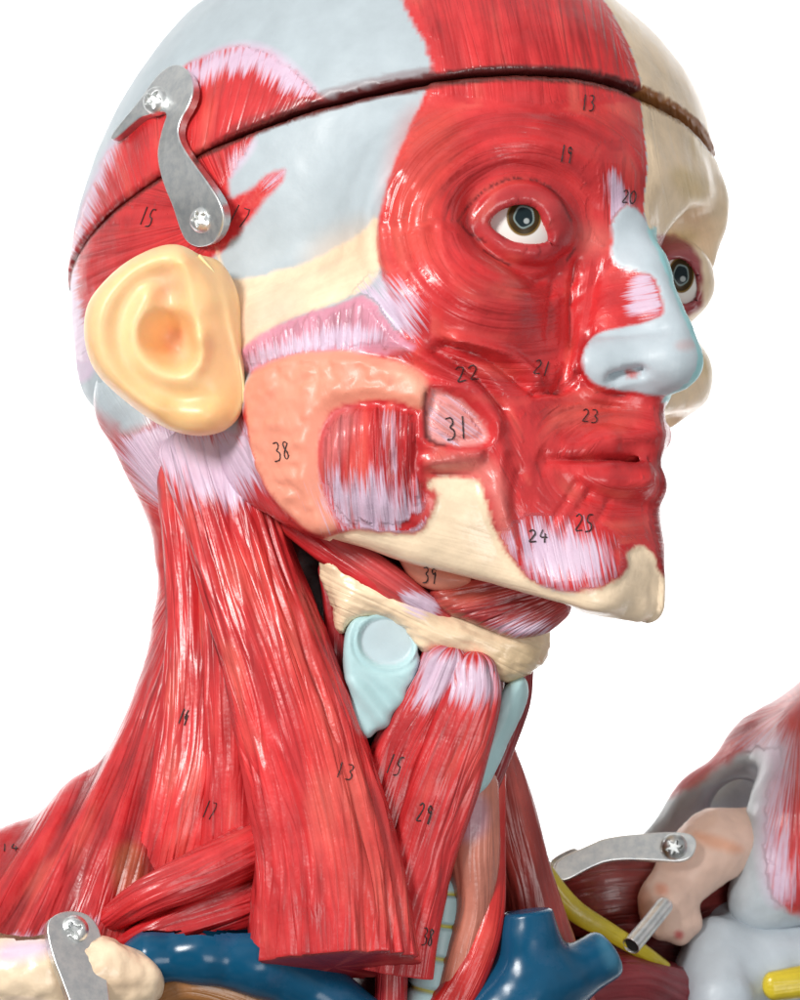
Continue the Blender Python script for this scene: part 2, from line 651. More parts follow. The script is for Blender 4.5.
def head_sdf(P):
    q = abc(P)
    a, b, c = q[:, 0], q[:, 1], q[:, 2]
    s = np.abs(a)
    Q = np.stack([s, b, c], 1)
    f = base_sdf(P)
    # far rim of the orbit and far cheekbone plate (bare bone)
    f = smin(f, np.minimum(cap(P, tR1 - Fo * 16, tR2 - Fo * 20, 20, 15), cap(P, tR2 - Fo * 20, tR3 - Fo * 16, 15, 12)), 26)
    f = smin(f, ell(P, on(684, 188, 120) - Fo * 34, (60, 38, 42), AX), 36)
    f = smin(f, ell(P, on(697, 206, 165) - Fo * 18, (26, 44, 58), AX), 30)
    f = smax(f, -np.maximum(50 - 26 * sst(-375, -435, c) - a, 414 - P[:, 2] - .12 * (P[:, 0] - 690)), 14)
    f = smin(f, ell(P, on(678, 362, 150) - Fo * 24, (20, 30, 62), AX), 16)
    # eye sockets
    f = smax(f, -ell(P, eyeN + np.array([16, -58, -4]), (72, 46, 46), AX), 34)
    f = smax(f, -ell(P, eyeF + Fo * 34 + Up * 6, (56, 48, 50), AX), 24)
    # lids with their openings
    X = chart(P)
    for e, op, er, lr in ((eyeN, OPEN_N, EYE_R, (66, 53, 52)), (eyeF, OPEN_F, EYE_F, (42, 41, 43))):
        r = np.linalg.norm(P - e, axis=1)
        near = r < 120
        if near.any():
            lid = ell(P[near], e, lr, AX)
            g = smin(f[near], lid, 20)
            o = polysd(X[near], op, 3)
            front = np.where(P[near][:, 1] < e[1] + 10, o, -50)
            g = smax(g, np.minimum(front, r[near] - er + 5), 4)
            f[near] = g
    # nose
    f = smin(f, cap(P, n0, n1, 18, 21), 34)
    f = smin(f, cap(P, n1, n2, 21, 25), 20)
    f = smin(f, ell(P, n3, (31, 30, 26), AX), 16)
    f = smin(f, ell(Q, (0, 283, -210), (54, 40, 64)), 24)
    f = smin(f, cap(P, on(668, 380, 14) - Fo * 16, on(672, 386, 26) - Fo * 20, 14, 15), 8)
    f = smin(f, ell(Q, (0, 262, -108), (52, 44, 66)), 30)
    f = smin(f, cap(P, on(606, 362, -54) - Fo * 20, on(662, 354, -16) - Fo * 26, 24, 26), 14)
    f = smin(f, cap(P, on(602, 382, -54) - Fo * 14, on(652, 387, -6) - Fo * 18, 12, 12), 8)
    # lips
    f = smin(f, poly_cap(P, LU, (17, 17, 14, 7)), 14)
    f = smin(f, poly_cap(P, LL, (19, 20, 17, 9)), 14)
    f = smin(f, cap(P, on(656, 402, 0) - Fo * 24, on(659, 432, 0) - Fo * 24, 22, 22), 24)
    f = smax(f, -poly_cap(P, LM, (1.5, 4.5, 6, 5, 3)), 8)
    f = smin(f, cap(P, on(596, 598, -48) - Fo * 10, on(648, 606, -4) - Fo * 14, 13, 13), 16)
    # hollow under the lower lip and under the jaw
    f = smax(f, -cap(P, on(655, 522, 0) + Fo * 17, on(590, 522, -60) + Fo * 26, 12, 12), 26)
    f = smax(f, -ell(Q, (0, 40, -490), (128, 140, 112)), 22)
    return f

def low_sdf(P):
    return smax(head_sdf(P), (P - O) @ Up - 27, 3)
def cap_sdf(P):
    b = (P - O) @ Fo
    return smax(head_sdf(P) - 2.5, (30 + np.clip(b - 40, -60, 350) * .022) - (P - O) @ Up, 3)

hV, hQ = sdf_mesh(low_sdf, (30, -420, 50), (770, 420, 660), 6.5, 1)
kV, kQ = sdf_mesh(cap_sdf, (30, -420, -130), (770, 420, 300), 8, 1)

# ------------------------------------------------------------------ sculpted relief and paint of the head
class Skin:
    """paint and fibre data for the vertices of one mesh; outlines are drawn on the photographed side"""
    def __init__(self, V, Q, base=FASCIA):
        self.V, self.Q = V, Q
        self.X = chart(V)
        self.A = abc(V)
        n = len(V)
        self.col = np.tile(base, (n, 1)).astype(float)
        self.fib = np.zeros((n, 3))
        self.fx = np.zeros((n, 4))
        self.fx[:, 3] = 1
        self.fx[:, 2] = .15
        self.lab = np.full(n, 0)
        self.names = ["scalp_fascia"]
        self.wob = (fbm(self.X, 9, 3, 2) - .5) * 5
        self.on = np.ones(n, bool)
    def mask(self, poly, soft=2.2, smooth=2, wob=1., grow=0.):
        d = polysd(self.X, poly, smooth) + self.wob * wob + grow
        return np.where(self.on, sst(-soft, soft, d), 0.)
    def paint(self, m, c, name=None, red=None, rel=None):
        self.col = self.col * (1 - m[:, None]) + np.asarray(c) * m[:, None]
        self.fx[:, 1] *= 1 - m
        if red is not None:
            self.fx[:, 0] = self.fx[:, 0] * (1 - m) + red * m
        if rel is not None:
            self.fx[:, 2] = self.fx[:, 2] * (1 - m) + rel * m
        if name:
            if name not in self.names:
                self.names.append(name)
            self.lab[m > .5] = self.names.index(name)
    def fibres(self, m, across, along, seed=0):
        k = m > .35
        self.fib[k] = np.stack([across, along, np.full(len(across), seed * 17.3)], 1)[k]
    def lines(self, m, ang, seed=0, bend=0.):
        """straight fibres running at ang degrees on the chart (0 = right, 90 = down)"""
        t = math.radians(ang)
        al = self.X @ np.array([math.cos(t), math.sin(t)])
        ac = self.X @ np.array([-math.sin(t), math.cos(t)])
        self.fibres(m, ac + bend * (al - np.median(al[m > .35]) if (m > .35).any() else al) ** 2, al, seed)
    def rays(self, m, cx, cy, R=120, seed=0):
        """fibres fanning out from a point"""
        w = self.X - (cx, cy)
        self.fibres(m, np.arctan2(w[:, 1], w[:, 0]) * R, np.linalg.norm(w, axis=1), seed)
    def rings(self, m, cx, cy, sx, sy, seed=0, rot=0.):
        w = self.X - (cx, cy)
        t = math.radians(rot)
        w = w @ np.array([[math.cos(t), -math.sin(t)], [math.sin(t), math.cos(t)]])
        w = w / (sx, sy)
        r = np.linalg.norm(w, axis=1)
        self.fibres(m, r * min(sx, sy), np.arctan2(w[:, 1], w[:, 0]) * 90, seed)
    def brush(self, poly, soft=12, amt=1., grow=0.):
        d = polysd(self.X, poly, 2) + grow
        m = np.clip(.5 + d / (2 * soft), 0, 1) * amt
        m = np.where(self.on, m, 0)
        self.fx[:, 1] = np.maximum(self.fx[:, 1], m)
    def tint(self, poly, c, soft=14, amt=.6):
        d = polysd(self.X, poly, 2)
        m = np.where(self.on, sst(-soft, soft, d) * amt, 0)
        self.col = self.col * (1 - m[:, None]) + np.asarray(c) * m[:, None]
    def stroke(self, line, c, w=1.2, amt=.85):
        d, _ = linesd(self.X, line)
        m = np.where(self.on, sst(w + 1.2, w - .8, d) * amt, 0)
        self.col = self.col * (1 - m[:, None]) + np.asarray(c) * m[:, None]
    def push(self, h):
        N = normals(self.V, self.Q)
        self.V = self.V + N * np.where(self.on, h, 0)[:, None]
    def ridge(self, line, h, w):
        d, s = linesd(self.X, line)
        return h * np.exp(-(d / w) ** 2) * sst(0, .12, s + .06) * sst(1.06, .88, s)
    def bulge(self, poly, h, soft=10):
        return h * sst(-soft, soft, polysd(self.X, poly, 2))
    def soften_seams(self):
        """let the fibre relief die out where two fibre directions meet"""
        if not len(self.Q):
            return
        j = np.zeros(len(self.V))
        for k in range(4):
            a_, b_ = self.Q[:, k], self.Q[:, (k + 1) % 4]
            L_ = np.linalg.norm(self.V[a_] - self.V[b_], axis=1)
            dd = np.linalg.norm(self.fib[a_] - self.fib[b_], axis=1)
            bad = (dd > 3.2 * L_ + 3).astype(float)
            np.maximum.at(j, a_, bad)
            np.maximum.at(j, b_, bad)
        for it in range(2):
            acc = j.copy()
            for k in range(4):
                a_, b_ = self.Q[:, k], self.Q[:, (k + 1) % 4]
                np.maximum.at(acc, a_, j[b_] * (1. if it < 1 else .72))
                np.maximum.at(acc, b_, j[a_] * (1. if it < 1 else .72))
            j = acc
        g = 1 - np.clip(j, 0, 1)
        self.fx[:, 0] *= g
        self.fx[:, 2] *= g
    def vary_red(self):
        """uneven hand painting: crimson and salmon patches along the fibres"""
        c = self.col
        w = sst(3.5, 7., c[:, 0] / np.maximum(c[:, 1], 1e-3)) * sst(.2, .4, c[:, 0])
        F_ = np.c_[self.fib[:, 0] / 16., self.fib[:, 1] / 75., self.fib[:, 2]]
        n1_ = fbm(F_, 1., 61, 2)
        n2_ = fbm(self.V, 48, 62, 3)
        n_ = .7 * n1_ + .3 * n2_
        lo_, hi_ = sst(.52, .28, n_) * w * .6, sst(.54, .78, n_) * w * .5
        c = c * (1 - lo_[:, None]) + c * np.array([.62, .45, .55]) * lo_[:, None]
        self.col = c * (1 - hi_[:, None]) + np.array([.82, .15, .11]) * hi_[:, None]
    def attrs(self):
        self.vary_red()
        self.soften_seams()
        self.col = np.clip(self.col, .002, .95)
        return {"pcol": ('FLOAT_COLOR', np.c_[self.col, np.ones(len(self.col))]),
                "fib": ('FLOAT_VECTOR', self.fib), "fx": ('FLOAT_COLOR', self.fx)}
    def islands(self):
        E = np.vstack([self.Q[:, [k, (k + 1) % 4]] for k in range(4)])
        E = E[self.lab[E[:, 0]] == self.lab[E[:, 1]]]
        c = np.arange(len(self.V))
        for _ in range(4000):
            m = np.minimum(c[E[:, 0]], c[E[:, 1]])
            n = c.copy()
            np.minimum.at(n, E[:, 0], m)
            np.minimum.at(n, E[:, 1], m)
            n = n[n]
            if (n == c).all():
                break
            c = n
        size = np.bincount(c, minlength=len(c))
        A = np.vstack([self.Q[:, [k, (k + 1) % 4]] for k in range(4)] + [self.Q[:, [(k + 1) % 4, k]] for k in range(4)])
        for i in range(len(self.names)):
            comps = np.unique(c[self.lab == i])
            if len(comps) < 2:
                continue
            big = comps[size[comps].argmax()]
            for q in comps:
                if q == big or size[q] > .5 * size[big]:
                    continue
                mem = c == q
                nb = A[mem[A[:, 0]] & ~mem[A[:, 1]]][:, 1]
                if len(nb):
                    self.lab[mem] = np.bincount(self.lab[nb]).argmax()
    def build(self, parent, mats, flip=False):
        """one mesh per painted region, all sharing the smooth normals of the whole sculpt"""
        N = normals(self.V, self.Q)
        at = self.attrs()
        self.islands()
        fl = self.lab[self.Q]
        face = np.sort(fl, 1)[:, 1]
        objs = []
        self.parts = {}
        for i, nm in enumerate(self.names):
            q = self.Q[face == i]
            if len(q) < 6:
                continue
            u_, inv = np.unique(q, return_inverse=True)
            a2 = {k: (t, d[u_]) for k, (t, d) in at.items()}
            self.parts[nm] = mesh_obj(nm, self.V[u_], inv.reshape(-1, 4), mats.get(nm, M_PAINT), parent, a2, N[u_])
        return self.parts

# outlines on the photographed side
P_FACE = [(432, 40), (428, 92), (412, 118), (396, 160), (383, 195), (376, 232), (378, 262), (388, 292), (404, 330), (398, 345), (408, 358), (425, 372), (426, 440), (418, 462), (428, 470), (445, 474), (482, 476), (486, 500), (500, 535), (516, 562), (532, 580), (560, 592), (590, 588), (608, 581), (622, 574), (628, 562), (626, 552), (612, 545), (640, 543), (652, 548), (658, 560), (664, 576), (672, 586), (760, 600), (760, 60), (700, 30)]
P_NOSE = [(621, 207), (630, 203), (644, 216), (668, 246), (686, 286), (704, 322), (716, 345), (716, 372), (690, 390), (666, 397), (640, 393), (612, 390), (592, 384), (581, 366), (584, 346), (594, 334), (620, 328), (650, 321), (664, 316), (662, 300), (654, 276), (640, 272), (618, 268), (610, 256), (613, 238), (611, 222)]
P_ZYG = [(214, 236), (226, 282), (262, 276), (300, 266), (330, 252), (358, 236), (379, 212), (378, 240), (384, 268), (366, 288), (340, 303), (302, 314), (264, 332), (242, 352), (234, 345), (224, 300)]
P_BAND = [(236, 350), (265, 330), (300, 315), (340, 304), (365, 292), (384, 315), (400, 335), (420, 350), (392, 354), (350, 354), (305, 356), (275, 364), (246, 378)]
P_PAROTID = [(243, 376), (275, 360), (305, 352), (350, 350), (380, 358), (404, 366), (424, 376), (427, 392), (424, 412), (400, 404), (370, 400), (342, 404), (326, 415), (319, 440), (318, 470), (325, 500), (338, 525), (335, 535), (312, 534), (288, 515), (266, 490), (252, 458), (246, 418)]
P_MASS = [(320, 432), (335, 412), (360, 401), (395, 400), (418, 408), (428, 440), (420, 465), (432, 488), (424, 508), (420, 532), (380, 532), (345, 528), (328, 505), (317, 465)]
P_JAW = [(422, 484), (440, 474), (462, 480), (482, 478), (484, 500), (497, 535), (512, 562), (530, 582), (560, 594), (590, 591), (612, 583), (624, 574), (629, 562), (626, 550), (642, 545), (652, 551), (660, 568), (668, 584), (760, 590), (760, 700), (560, 640), (300, 600), (312, 545), (345, 529), (380, 533), (420, 534), (432, 515), (437, 496)]
P_BOX = [(428, 390), (440, 391), (456, 396), (474, 412), (490, 434), (484, 444), (462, 447), (440, 443), (425, 440)]
P_SCALP_LOW = [(40, 300), (50, 240), (160, 165), (200, 140), (262, 126), (250, 146), (236, 166), (226, 184), (232, 203), (262, 178), (286, 166), (284, 180), (258, 208), (236, 236), (222, 252), (205, 262), (80, 380), (66, 330)]
P_TEMPLE_RED = [(440, 40), (428, 92)]
def relief(K):
    """muscle edges, folds and wrinkles sculpted into the face"""
    X = K.X
    K.on = K.A[:, 0] < 12
    h = np.zeros(len(X))
    # rings of muscle round the eye
    w = (X - (519, 226)) / (1.12, .95)
    r = np.linalg.norm(w, axis=1)
    th = np.arctan2(w[:, 1], w[:, 0])
    wv = np.sin(r / 2.7 + 5 * (fbm(np.c_[th * 14, r * .25], 6, 5) - .5) + 1.3 * np.sin(th * 2)) 
    amp = sst(52, 78, r) * sst(178, 120, r) * (.25 + 1.1 * fbm(np.c_[th * 40, r * .6], 30, 9))
    left = sst(610, 560, X[:, 0]) * sst(330, 290, X[:, 1])
    h += 1.25 * wv * amp * left * sst(110, 210, X[:, 1] + .45 * np.abs(X[:, 0] - 540))
    h -= K.ridge([(462, 226), (478, 200), (500, 184), (522, 178), (548, 186), (566, 202), (574, 222)], 3.2, 3.2)
    h -= K.ridge([(466, 228), (484, 248), (506, 263), (535, 268), (556, 262), (572, 246)], 2.2, 4)
    h += K.ridge([(470, 222), (490, 197), (520, 187), (548, 195), (562, 218)], 2.0, 6)
    for ln, hh in (([(440, 205), (432, 232), (442, 262), (470, 285), (505, 297)], 2.6), ([(415, 190), (405, 232), (415, 272), (450, 305), (500, 318)], 2.4),
                   ([(470, 268), (500, 286), (540, 292)], 2.4), ([(400, 175), (388, 225), (396, 262)], 2.2), ([(440, 150), (470, 125), (510, 112), (550, 116)], 1.8), ([(450, 168), (485, 140), (530, 132), (570, 145)], 1.6)):
        h -= K.ridge(ln, hh, 3.4)
    # folds of the levator muscles beside the nose
    for ln, hh, ww in (([(575, 262), (570, 300), (572, 340), (566, 372), (556, 388)], -3.5, 4), ([(556, 268), (548, 300), (545, 340)], -2, 4), ([(598, 262), (592, 300), (588, 330)], -2, 4),
                       ([(440, 345), (470, 352), (495, 362), (515, 376), (532, 391)], -5.5, 5), ([(450, 336), (480, 342), (506, 354), (526, 372), (540, 387)], 4.5, 6),
                       ([(558, 392), (570, 386), (580, 372)], -4, 4), ([(532, 394), (548, 392), (562, 388)], -3.5, 3.5),
                       ([(408, 348), (440, 366), (470, 388), (492, 416), (500, 438)], 5, 8), ([(430, 350), (462, 366), (490, 388), (508, 415)], -5, 5),
                       ([(425, 462), (455, 460), (485, 456)], 5, 8), ([(428, 474), (455, 474), (480, 474)], -3, 4),
                       ([(500, 445), (495, 480), (502, 520), (520, 560)], 3.5, 9), ([(520, 470), (512, 500), (520, 540)], -2, 5),
                       ([(556, 430), (580, 424), (610, 423), (640, 428)], -1.6, 3), ([(545, 418), (575, 410), (610, 408), (645, 412)], -1.6, 3), ([(560, 402), (590, 403), (620, 408)], -1.2, 3),
                       ([(578, 480), (560, 510), (548, 530)], -2, 3), ([(592, 488), (572, 518), (560, 540)], -1.8, 3), ([(610, 500), (592, 530)], -1.6, 3),
                       ([(545, 449), (538, 462), (545, 476)], -2.5, 5),
                       ([(592, 334), (579, 348), (576, 366), (585, 386), (600, 394), (630, 396)], -3.2, 3.2),
                       ([(610, 378), (626, 373), (645, 371)], -7, 5.5),
                       ([(600, 337), (635, 333), (670, 328)], -2.2, 6),
                       ([(562, 453), (600, 442), (640, 434), (668, 434)], 2.4, 7), ([(576, 474), (610, 482), (652, 485)], 2.6, 8), ([(584, 494), (615, 503), (652, 506)], -2.6, 6),
                       ([(560, 255), (548, 275), (530, 285)], -1.5, 4)):
        h += (1.9 if abs(hh) > 3.3 else 1.4) * K.ridge(ln, hh, ww)
    # parotid gland, jaw muscle, fat pad window
    pd = polysd(X, P_PAROTID, 2)
    lump = fbm(np.c_[K.V[:, 0], K.V[:, 2]], 16, 21, 3)
    h += 13 * sst(-5, 11, pd) + sst(0, 14, pd) * (np.abs(lump - .5) * 12 - 2.5)
    md = polysd(X, P_MASS, 2)
    h += 12 * sst(-8, 30, md) * sst(560, 470, X[:, 1]) + 2 * sst(0, 10, md) * np.sin(X[:, 0] / 2.6 + X[:, 1] * .03 + 3 * fbm(X, 30, 4))
    h += 6 * sst(-4, 6, polysd(X, P_BAND, 2)) * sst(370, 350, X[:, 1])
    bd = polysd(X, P_BOX, 1)
    h += 5 * np.exp(-((bd + 5) / 5) ** 2) - 5 * sst(-3, 3, bd) + sst(4, 10, bd) * (fbm(X, 7, 33) * 3)
    # cheek hollow
    h -= 9 * np.exp(-(((X - (455, 470)) / (40, 22)) ** 2).sum(1))
    # jaw bone: step down from the muscle sheet
    jd = polysd(X, P_JAW, 2)
    h -= 3.0 * sst(-2, 5, jd) * (X[:, 0] > 330)
    fd = polysd(X, P_FACE, 2)
    h += 3.0 * sst(-1, 6, fd) * sst(640, 600, X[:, 0]) * sst(600, 585, X[:, 1])
    nd_ = polysd(X, P_NOSE, 2)
    h += 1.6 * sst(-2, 3, nd_)
    # scalp muscle bundle edge
    K.push(h)
    K.on[:] = True
    # soft general unevenness of the hand made cast
    K.push((fbm(K.V, 46, 40, 3) - .5) * 4)
    K.X = chart(K.V)

K = Skin(hV, hQ)
relief(K)
X = K.X
near = K.A[:, 0] < 1.5
far = ~near
K.on = near
# -- red ground coat under the face and jaw
m = K.mask([(415, 320), (760, 320), (760, 620), (600, 600), (420, 560), (240, 560), (235, 352), (400, 335)], 3)
K.paint(m, RED2, "face_muscle", .4, .4)
K.lines(m, 70, 30)
# -- scalp muscle below the cut
m = K.mask(P_SCALP_LOW, 3)
K.paint(m, RED, "scalp_muscle", .7, .5)
K.rays(m, 235, 215, 150, 1)
K.brush([(40, 250), (75, 252), (80, 280), (78, 305), (95, 330), (100, 380), (60, 390)], 9, .9)
K.brush([(225, 150), (262, 130), (262, 150), (236, 182), (226, 185)], 9, .62)
K.brush([(255, 180), (290, 160), (292, 175), (268, 200)], 10, .6)
# lilac tendon at the nape
m = K.mask([(110, 424), (160, 425), (245, 436), (300, 440), (300, 560), (120, 560)], 4)
K.paint(m, RED, "nape_muscle", .8, .6)
K.lines(m, 62, 2)
K.brush([(100, 420), (160, 420), (270, 430), (275, 470), (250, 500), (205, 490), (150, 520)], 30, .9, 6)
# -- temple fascia stays blue grey; cheekbone
m = K.mask(P_ZYG, 2.5)
K.paint(m, CREAM, "cheek_bone", .12, .12)
K.lines(m, -22, 3)
K.tint([(222, 300), (300, 290), (300, 320), (250, 345), (230, 345)], (.80, .50, .40), 22, .5)
K.tint([(300, 255), (375, 215), (380, 260), (330, 290)], (.82, .56, .36), 22, .5)
# -- face muscle sheet
m = K.mask(P_FACE, 2.2, 2, .6)
K.paint(m, RED, "face_muscle", .26, .30)
eye_m = m * sst(205, 165, np.linalg.norm((X - (519, 226)) / (1.12, .95), axis=1))
K.lines(m, 90, 4)
low = m * sst(330, 350, X[:, 1])
K.lines(low, 62, 5, .0006)
side = m * sst(556, 572, X[:, 0]) * sst(240, 262, X[:, 1]) * sst(395, 380, X[:, 1])
K.lines(side, 97, 6)
K.rings(eye_m * (side < .5), 519, 226, 1.12 * 100, .95 * 100, 7)
K.fib[:, :2][(eye_m * (side < .5)) > .35] *= 1.0
lidm = sst(1.12, .98, np.linalg.norm((X - (517, 224)) / (58, 46), axis=1)) * near
K.fx[:, 0] *= 1 - .8 * lidm
K.fx[:, 2] *= 1 - .9 * lidm
mo = m * sst(150, 120, np.linalg.norm((X - (615, 465)) / (1.15, .8), axis=1)) * sst(395, 405, X[:, 1]) * sst(520, 545, X[:, 0])
K.rings(mo, 625, 462, 120, 84, 8)
fr = m * sst(118, 100, X[:, 1] + np.abs(X[:, 0] - 540) * .1)
K.lines(fr, 84, 9)
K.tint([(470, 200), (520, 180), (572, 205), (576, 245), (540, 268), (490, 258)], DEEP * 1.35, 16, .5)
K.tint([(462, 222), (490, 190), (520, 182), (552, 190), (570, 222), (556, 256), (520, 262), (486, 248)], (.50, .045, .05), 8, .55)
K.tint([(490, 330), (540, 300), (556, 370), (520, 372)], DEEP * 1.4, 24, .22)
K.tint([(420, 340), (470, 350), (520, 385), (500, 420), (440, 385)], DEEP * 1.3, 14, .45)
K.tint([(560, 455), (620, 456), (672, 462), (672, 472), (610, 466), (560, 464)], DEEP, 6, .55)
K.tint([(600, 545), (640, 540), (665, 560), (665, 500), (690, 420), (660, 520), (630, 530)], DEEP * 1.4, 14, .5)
K.tint([(420, 455), (488, 452), (505, 480), (515, 560), (500, 540), (485, 480), (430, 470)], (.78, .26, .22), 9, .6)
K.tint([(400, 120), (440, 105), (470, 130), (430, 200), (440, 260), (400, 260), (384, 220)], (.72, .09, .06), 20, .55)
K.tint([(575, 225), (612, 228), (612, 252), (580, 255)], (.80, .25, .2), 14, .4)
K.tint([(545, 400), (640, 402), (640, 425), (548, 430)], (.70, .10, .075), 12, .6)
# -- tendon brush strokes
K.brush([(354, 290), (372, 276), (396, 280), (424, 300), (416, 330), (408, 356), (388, 345), (364, 322)], 26, .9)
lp = K.mask([(350, 272), (430, 272), (430, 365), (350, 365)], 2, 1, 0)
K.lines(lp * (K.fx[:, 1] > .05), 52, 10)
K.brush([(604, 175), (612, 165), (622, 180), (634, 200), (634, 225), (612, 232), (605, 215)], 9, .85)
K.lines(K.mask([(590, 150), (640, 150), (640, 235), (595, 240)], 2, 1, 0), 88, 11)
K.brush([(640, 268), (662, 272), (670, 320), (640, 322), (622, 318), (626, 280)], 12, .8)
K.lines(K.mask([(600, 262), (670, 262), (672, 326), (596, 332)], 2, 1, 0), -10, 12)
K.brush([(512, 532), (528, 520), (560, 530), (585, 530), (610, 545), (612, 572), (588, 588), (545, 587), (520, 568)], 30, .86, 5)
K.lines(K.mask([(495, 515), (620, 515), (620, 600), (495, 600)], 2, 1, 0), 78, 13)
# -- upper lip to forehead midline seam, eyelid ink
for ln in ([(458, 222), (470, 202), (490, 186), (515, 177), (540, 181), (560, 196), (572, 222)], [(461, 224), (468, 234), (486, 242)], [(483, 250), (498, 260), (512, 266)], [(566, 262), (575, 248)]):
    K.stroke(ln, (.03, .006, .006), 1.0, .75)
# -- masseter origin band, parotid, masseter, jaw
m = K.mask(P_BAND, 2.4)
K.paint(m, (.66, .27, .36), "cheek_muscle_band", .9, .7)
K.rays(m, 330, 760, 380, 14)
K.brush([(236, 355), (300, 330), (360, 318), (400, 340), (350, 352), (280, 362), (245, 378)], 12, .75)
m = K.mask(P_PAROTID, 2.2, 2, .6)
K.paint(m, SALMON, "parotid_gland", .08, .14)
K.tint([(380, 356), (425, 372), (426, 396), (395, 384)], (.86, .48, .34), 8, .7)
K.tint([(268, 370), (330, 352), (330, 390), (280, 400)], (.84, .36, .24), 16, .6)
m = K.mask(P_MASS, 2.4)
K.paint(m, RED2, "masseter_muscle", 1.1, .9)
K.lines(m, 84, 15, .0009)
K.tint([(325, 420), (350, 404), (360, 420), (335, 470), (335, 500), (320, 470)], (.70, .22, .22), 10, .6)
K.brush([(320, 470), (344, 480), (372, 470), (400, 482), (428, 505), (432, 545), (340, 545)], 34, .92, 2)
K.brush([(372, 402), (402, 402), (400, 450), (405, 480), (380, 480)], 10, .55)
m = K.mask(P_JAW, 2., 2, .8)
K.paint(m, CREAM, "jaw_bone", .08, .1)
K.lines(m, 15, 16)
m = K.mask([(395, 532), (420, 525), (440, 498), (432, 486), (425, 510)], 4, 1, 1.6)
K.paint(m, RED, None, .8, .5)
m = K.mask(P_BOX, 1.8, 1, .4)
K.paint(m, (.78, .30, .28), "cheek_fat_pad", .5, 1.)
K.fx[:, 1] = np.maximum(K.fx[:, 1], m * .42)
K.lines(m, 35, 17)
K.stroke([(426, 392), (425, 415), (425, 440), (445, 446)], (.05, .01, .01), 1.6, .8)
# -- nose
m = K.mask(P_NOSE, 1.6, 2, .5)
K.paint(m, CART, "nose_cartilage", .0, .05)
K.tint([(624, 370), (632, 369), (640, 373), (634, 378), (626, 376)], (.55, .10, .09), 1.5, .9)
K.tint([(675, 342), (690, 338), (700, 345), (688, 351), (676, 350)], (.55, .28, .26), 4, .4)
# -- bare left half
K.on = far
m = np.where(far, 1., 0.) * sst(1.5, 3.2, K.A[:, 0] + K.wob * .2)
K.paint(m, CREAM * np.array([.98, .96, .93]), "skull_bone", .05, .15)
K.lines(m, 80, 18)
for pl in ([(668, 170), (690, 165), (712, 185), (700, 205), (680, 195)], [(690, 130), (712, 150), (705, 165), (690, 150)], [(700, 310), (715, 320), (712, 380), (698, 370)], [(665, 235), (690, 228), (700, 240), (680, 246)]):
    K.tint(pl, (.62, .42, .10), 9, .45)
m = K.mask([(640, 240), (662, 232), (690, 240), (702, 262), (704, 300), (696, 316), (680, 318), (660, 316), (640, 300)], 3)
K.paint(m, (.34, .05, .06), "eyelid", .3, .3)
K.rings(m, 682, 280, 60, 70, 19)
K.tint([(660, 244), (690, 242), (700, 270), (690, 256), (668, 256)], (.55, .16, .16), 6, .6)
m = K.mask([(625, 205), (640, 214), (660, 244), (678, 282), (694, 318), (712, 345), (722, 375), (700, 385), (690, 400), (660, 410), (640, 380)], 1.5, 2, .4) * (K.A[:, 0] < 46) * (X[:, 1] > 207)
K.paint(m, TEAL * 1.15, "nose_cartilage", 0, .05)
m = K.mask([(640, 398), (690, 400), (700, 500), (680, 600), (640, 580)], 2, 1, 0) * (K.V[:, 1] < -130) * (K.A[:, 0] < 58)
K.paint(m, RED2 * .8, "face_muscle", .5, .5)
K.lines(m, 0, 20)
m = K.mask([(600, 588), (661, 560), (690, 560), (690, 660), (600, 660)], 2, 1, .6) * (K.V[:, 1] < -130) * (K.A[:, 0] < 58)
K.paint(m, CREAM, "jaw_bone", .08, .1)
m = K.mask([(650, 535), (700, 535), (700, 585), (664, 582), (652, 556)], 2, 1, .6) * (K.V[:, 1] < -130) * (K.A[:, 0] < 58)
K.paint(m, RED2 * .7, "face_muscle", .5, .5)
K.on = far & (K.V[:, 1] < -130)
K.tint([(630, 454), (690, 456), (690, 474), (630, 472)], DEEP, 4, .8)
K.on = K.V[:, 1] < -190
m = K.mask([(643, 222), (661, 258), (673, 292), (685, 322), (697, 348), (700, 370), (690, 386), (668, 394), (660, 404), (690, 412), (730, 400), (735, 330), (690, 240)], 1.4, 1, .4) * (K.A[:, 0] < 60) * (K.A[:, 0] > -18)
K.paint(m, TEAL * 1.25, "nose_cartilage", 0, .05)
# -- raw edge under the cap
K.on[:] = True
cc = K.A[:, 2]
m = sst(20.5, 23.5, cc + K.wob * .3)
K.paint(m, (.12, .02, .015), None, .2, .3)
m = m * sst(2, 6, K.A[:, 0])
K.paint(m, (.30, .15, .04), None, .2, .3)
# ------------------------------------------------------------------ the skull cap
C = Skin(kV, kQ)
C.push((fbm(C.V, 60, 41, 3) - .5) * 4)
C.X = chart(C.V)
X = C.X
near = C.A[:, 0] < 1.5
C.on = near
m = C.mask([(30, 290), (62, 262), (76, 225), (92, 185), (112, 145), (150, 95), (190, 62), (235, 44), (268, 50), (298, 74), (326, 102), (345, 120), (200, 200), (60, 300)], 3)
C.paint(m, RED, "scalp_muscle", .55, .35)
C.rays(m, 175, 330, 260, 1)
C.brush([(165, 92), (195, 58), (238, 40), (275, 47), (305, 74), (335, 112), (312, 108), (288, 90), (260, 72), (228, 72), (192, 90)], 17, .9, 2)
C.brush([(60, 260), (70, 225), (85, 180), (108, 135), (128, 118), (120, 150), (104, 190), (92, 230), (78, 262)], 14, .75)
m = C.mask([(392, -40), (402, 0), (414, 25), (428, 52), (433, 75), (433, 110), (660, 130), (660, -60)], 2)
C.paint(m, RED, "forehead_muscle", .7, .4)
C.lines(m, 78, 2)
C.on = ~near
m = np.where(C.on, 1., 0.) * sst(1.5, 3.2, C.A[:, 0] + C.wob * .2)
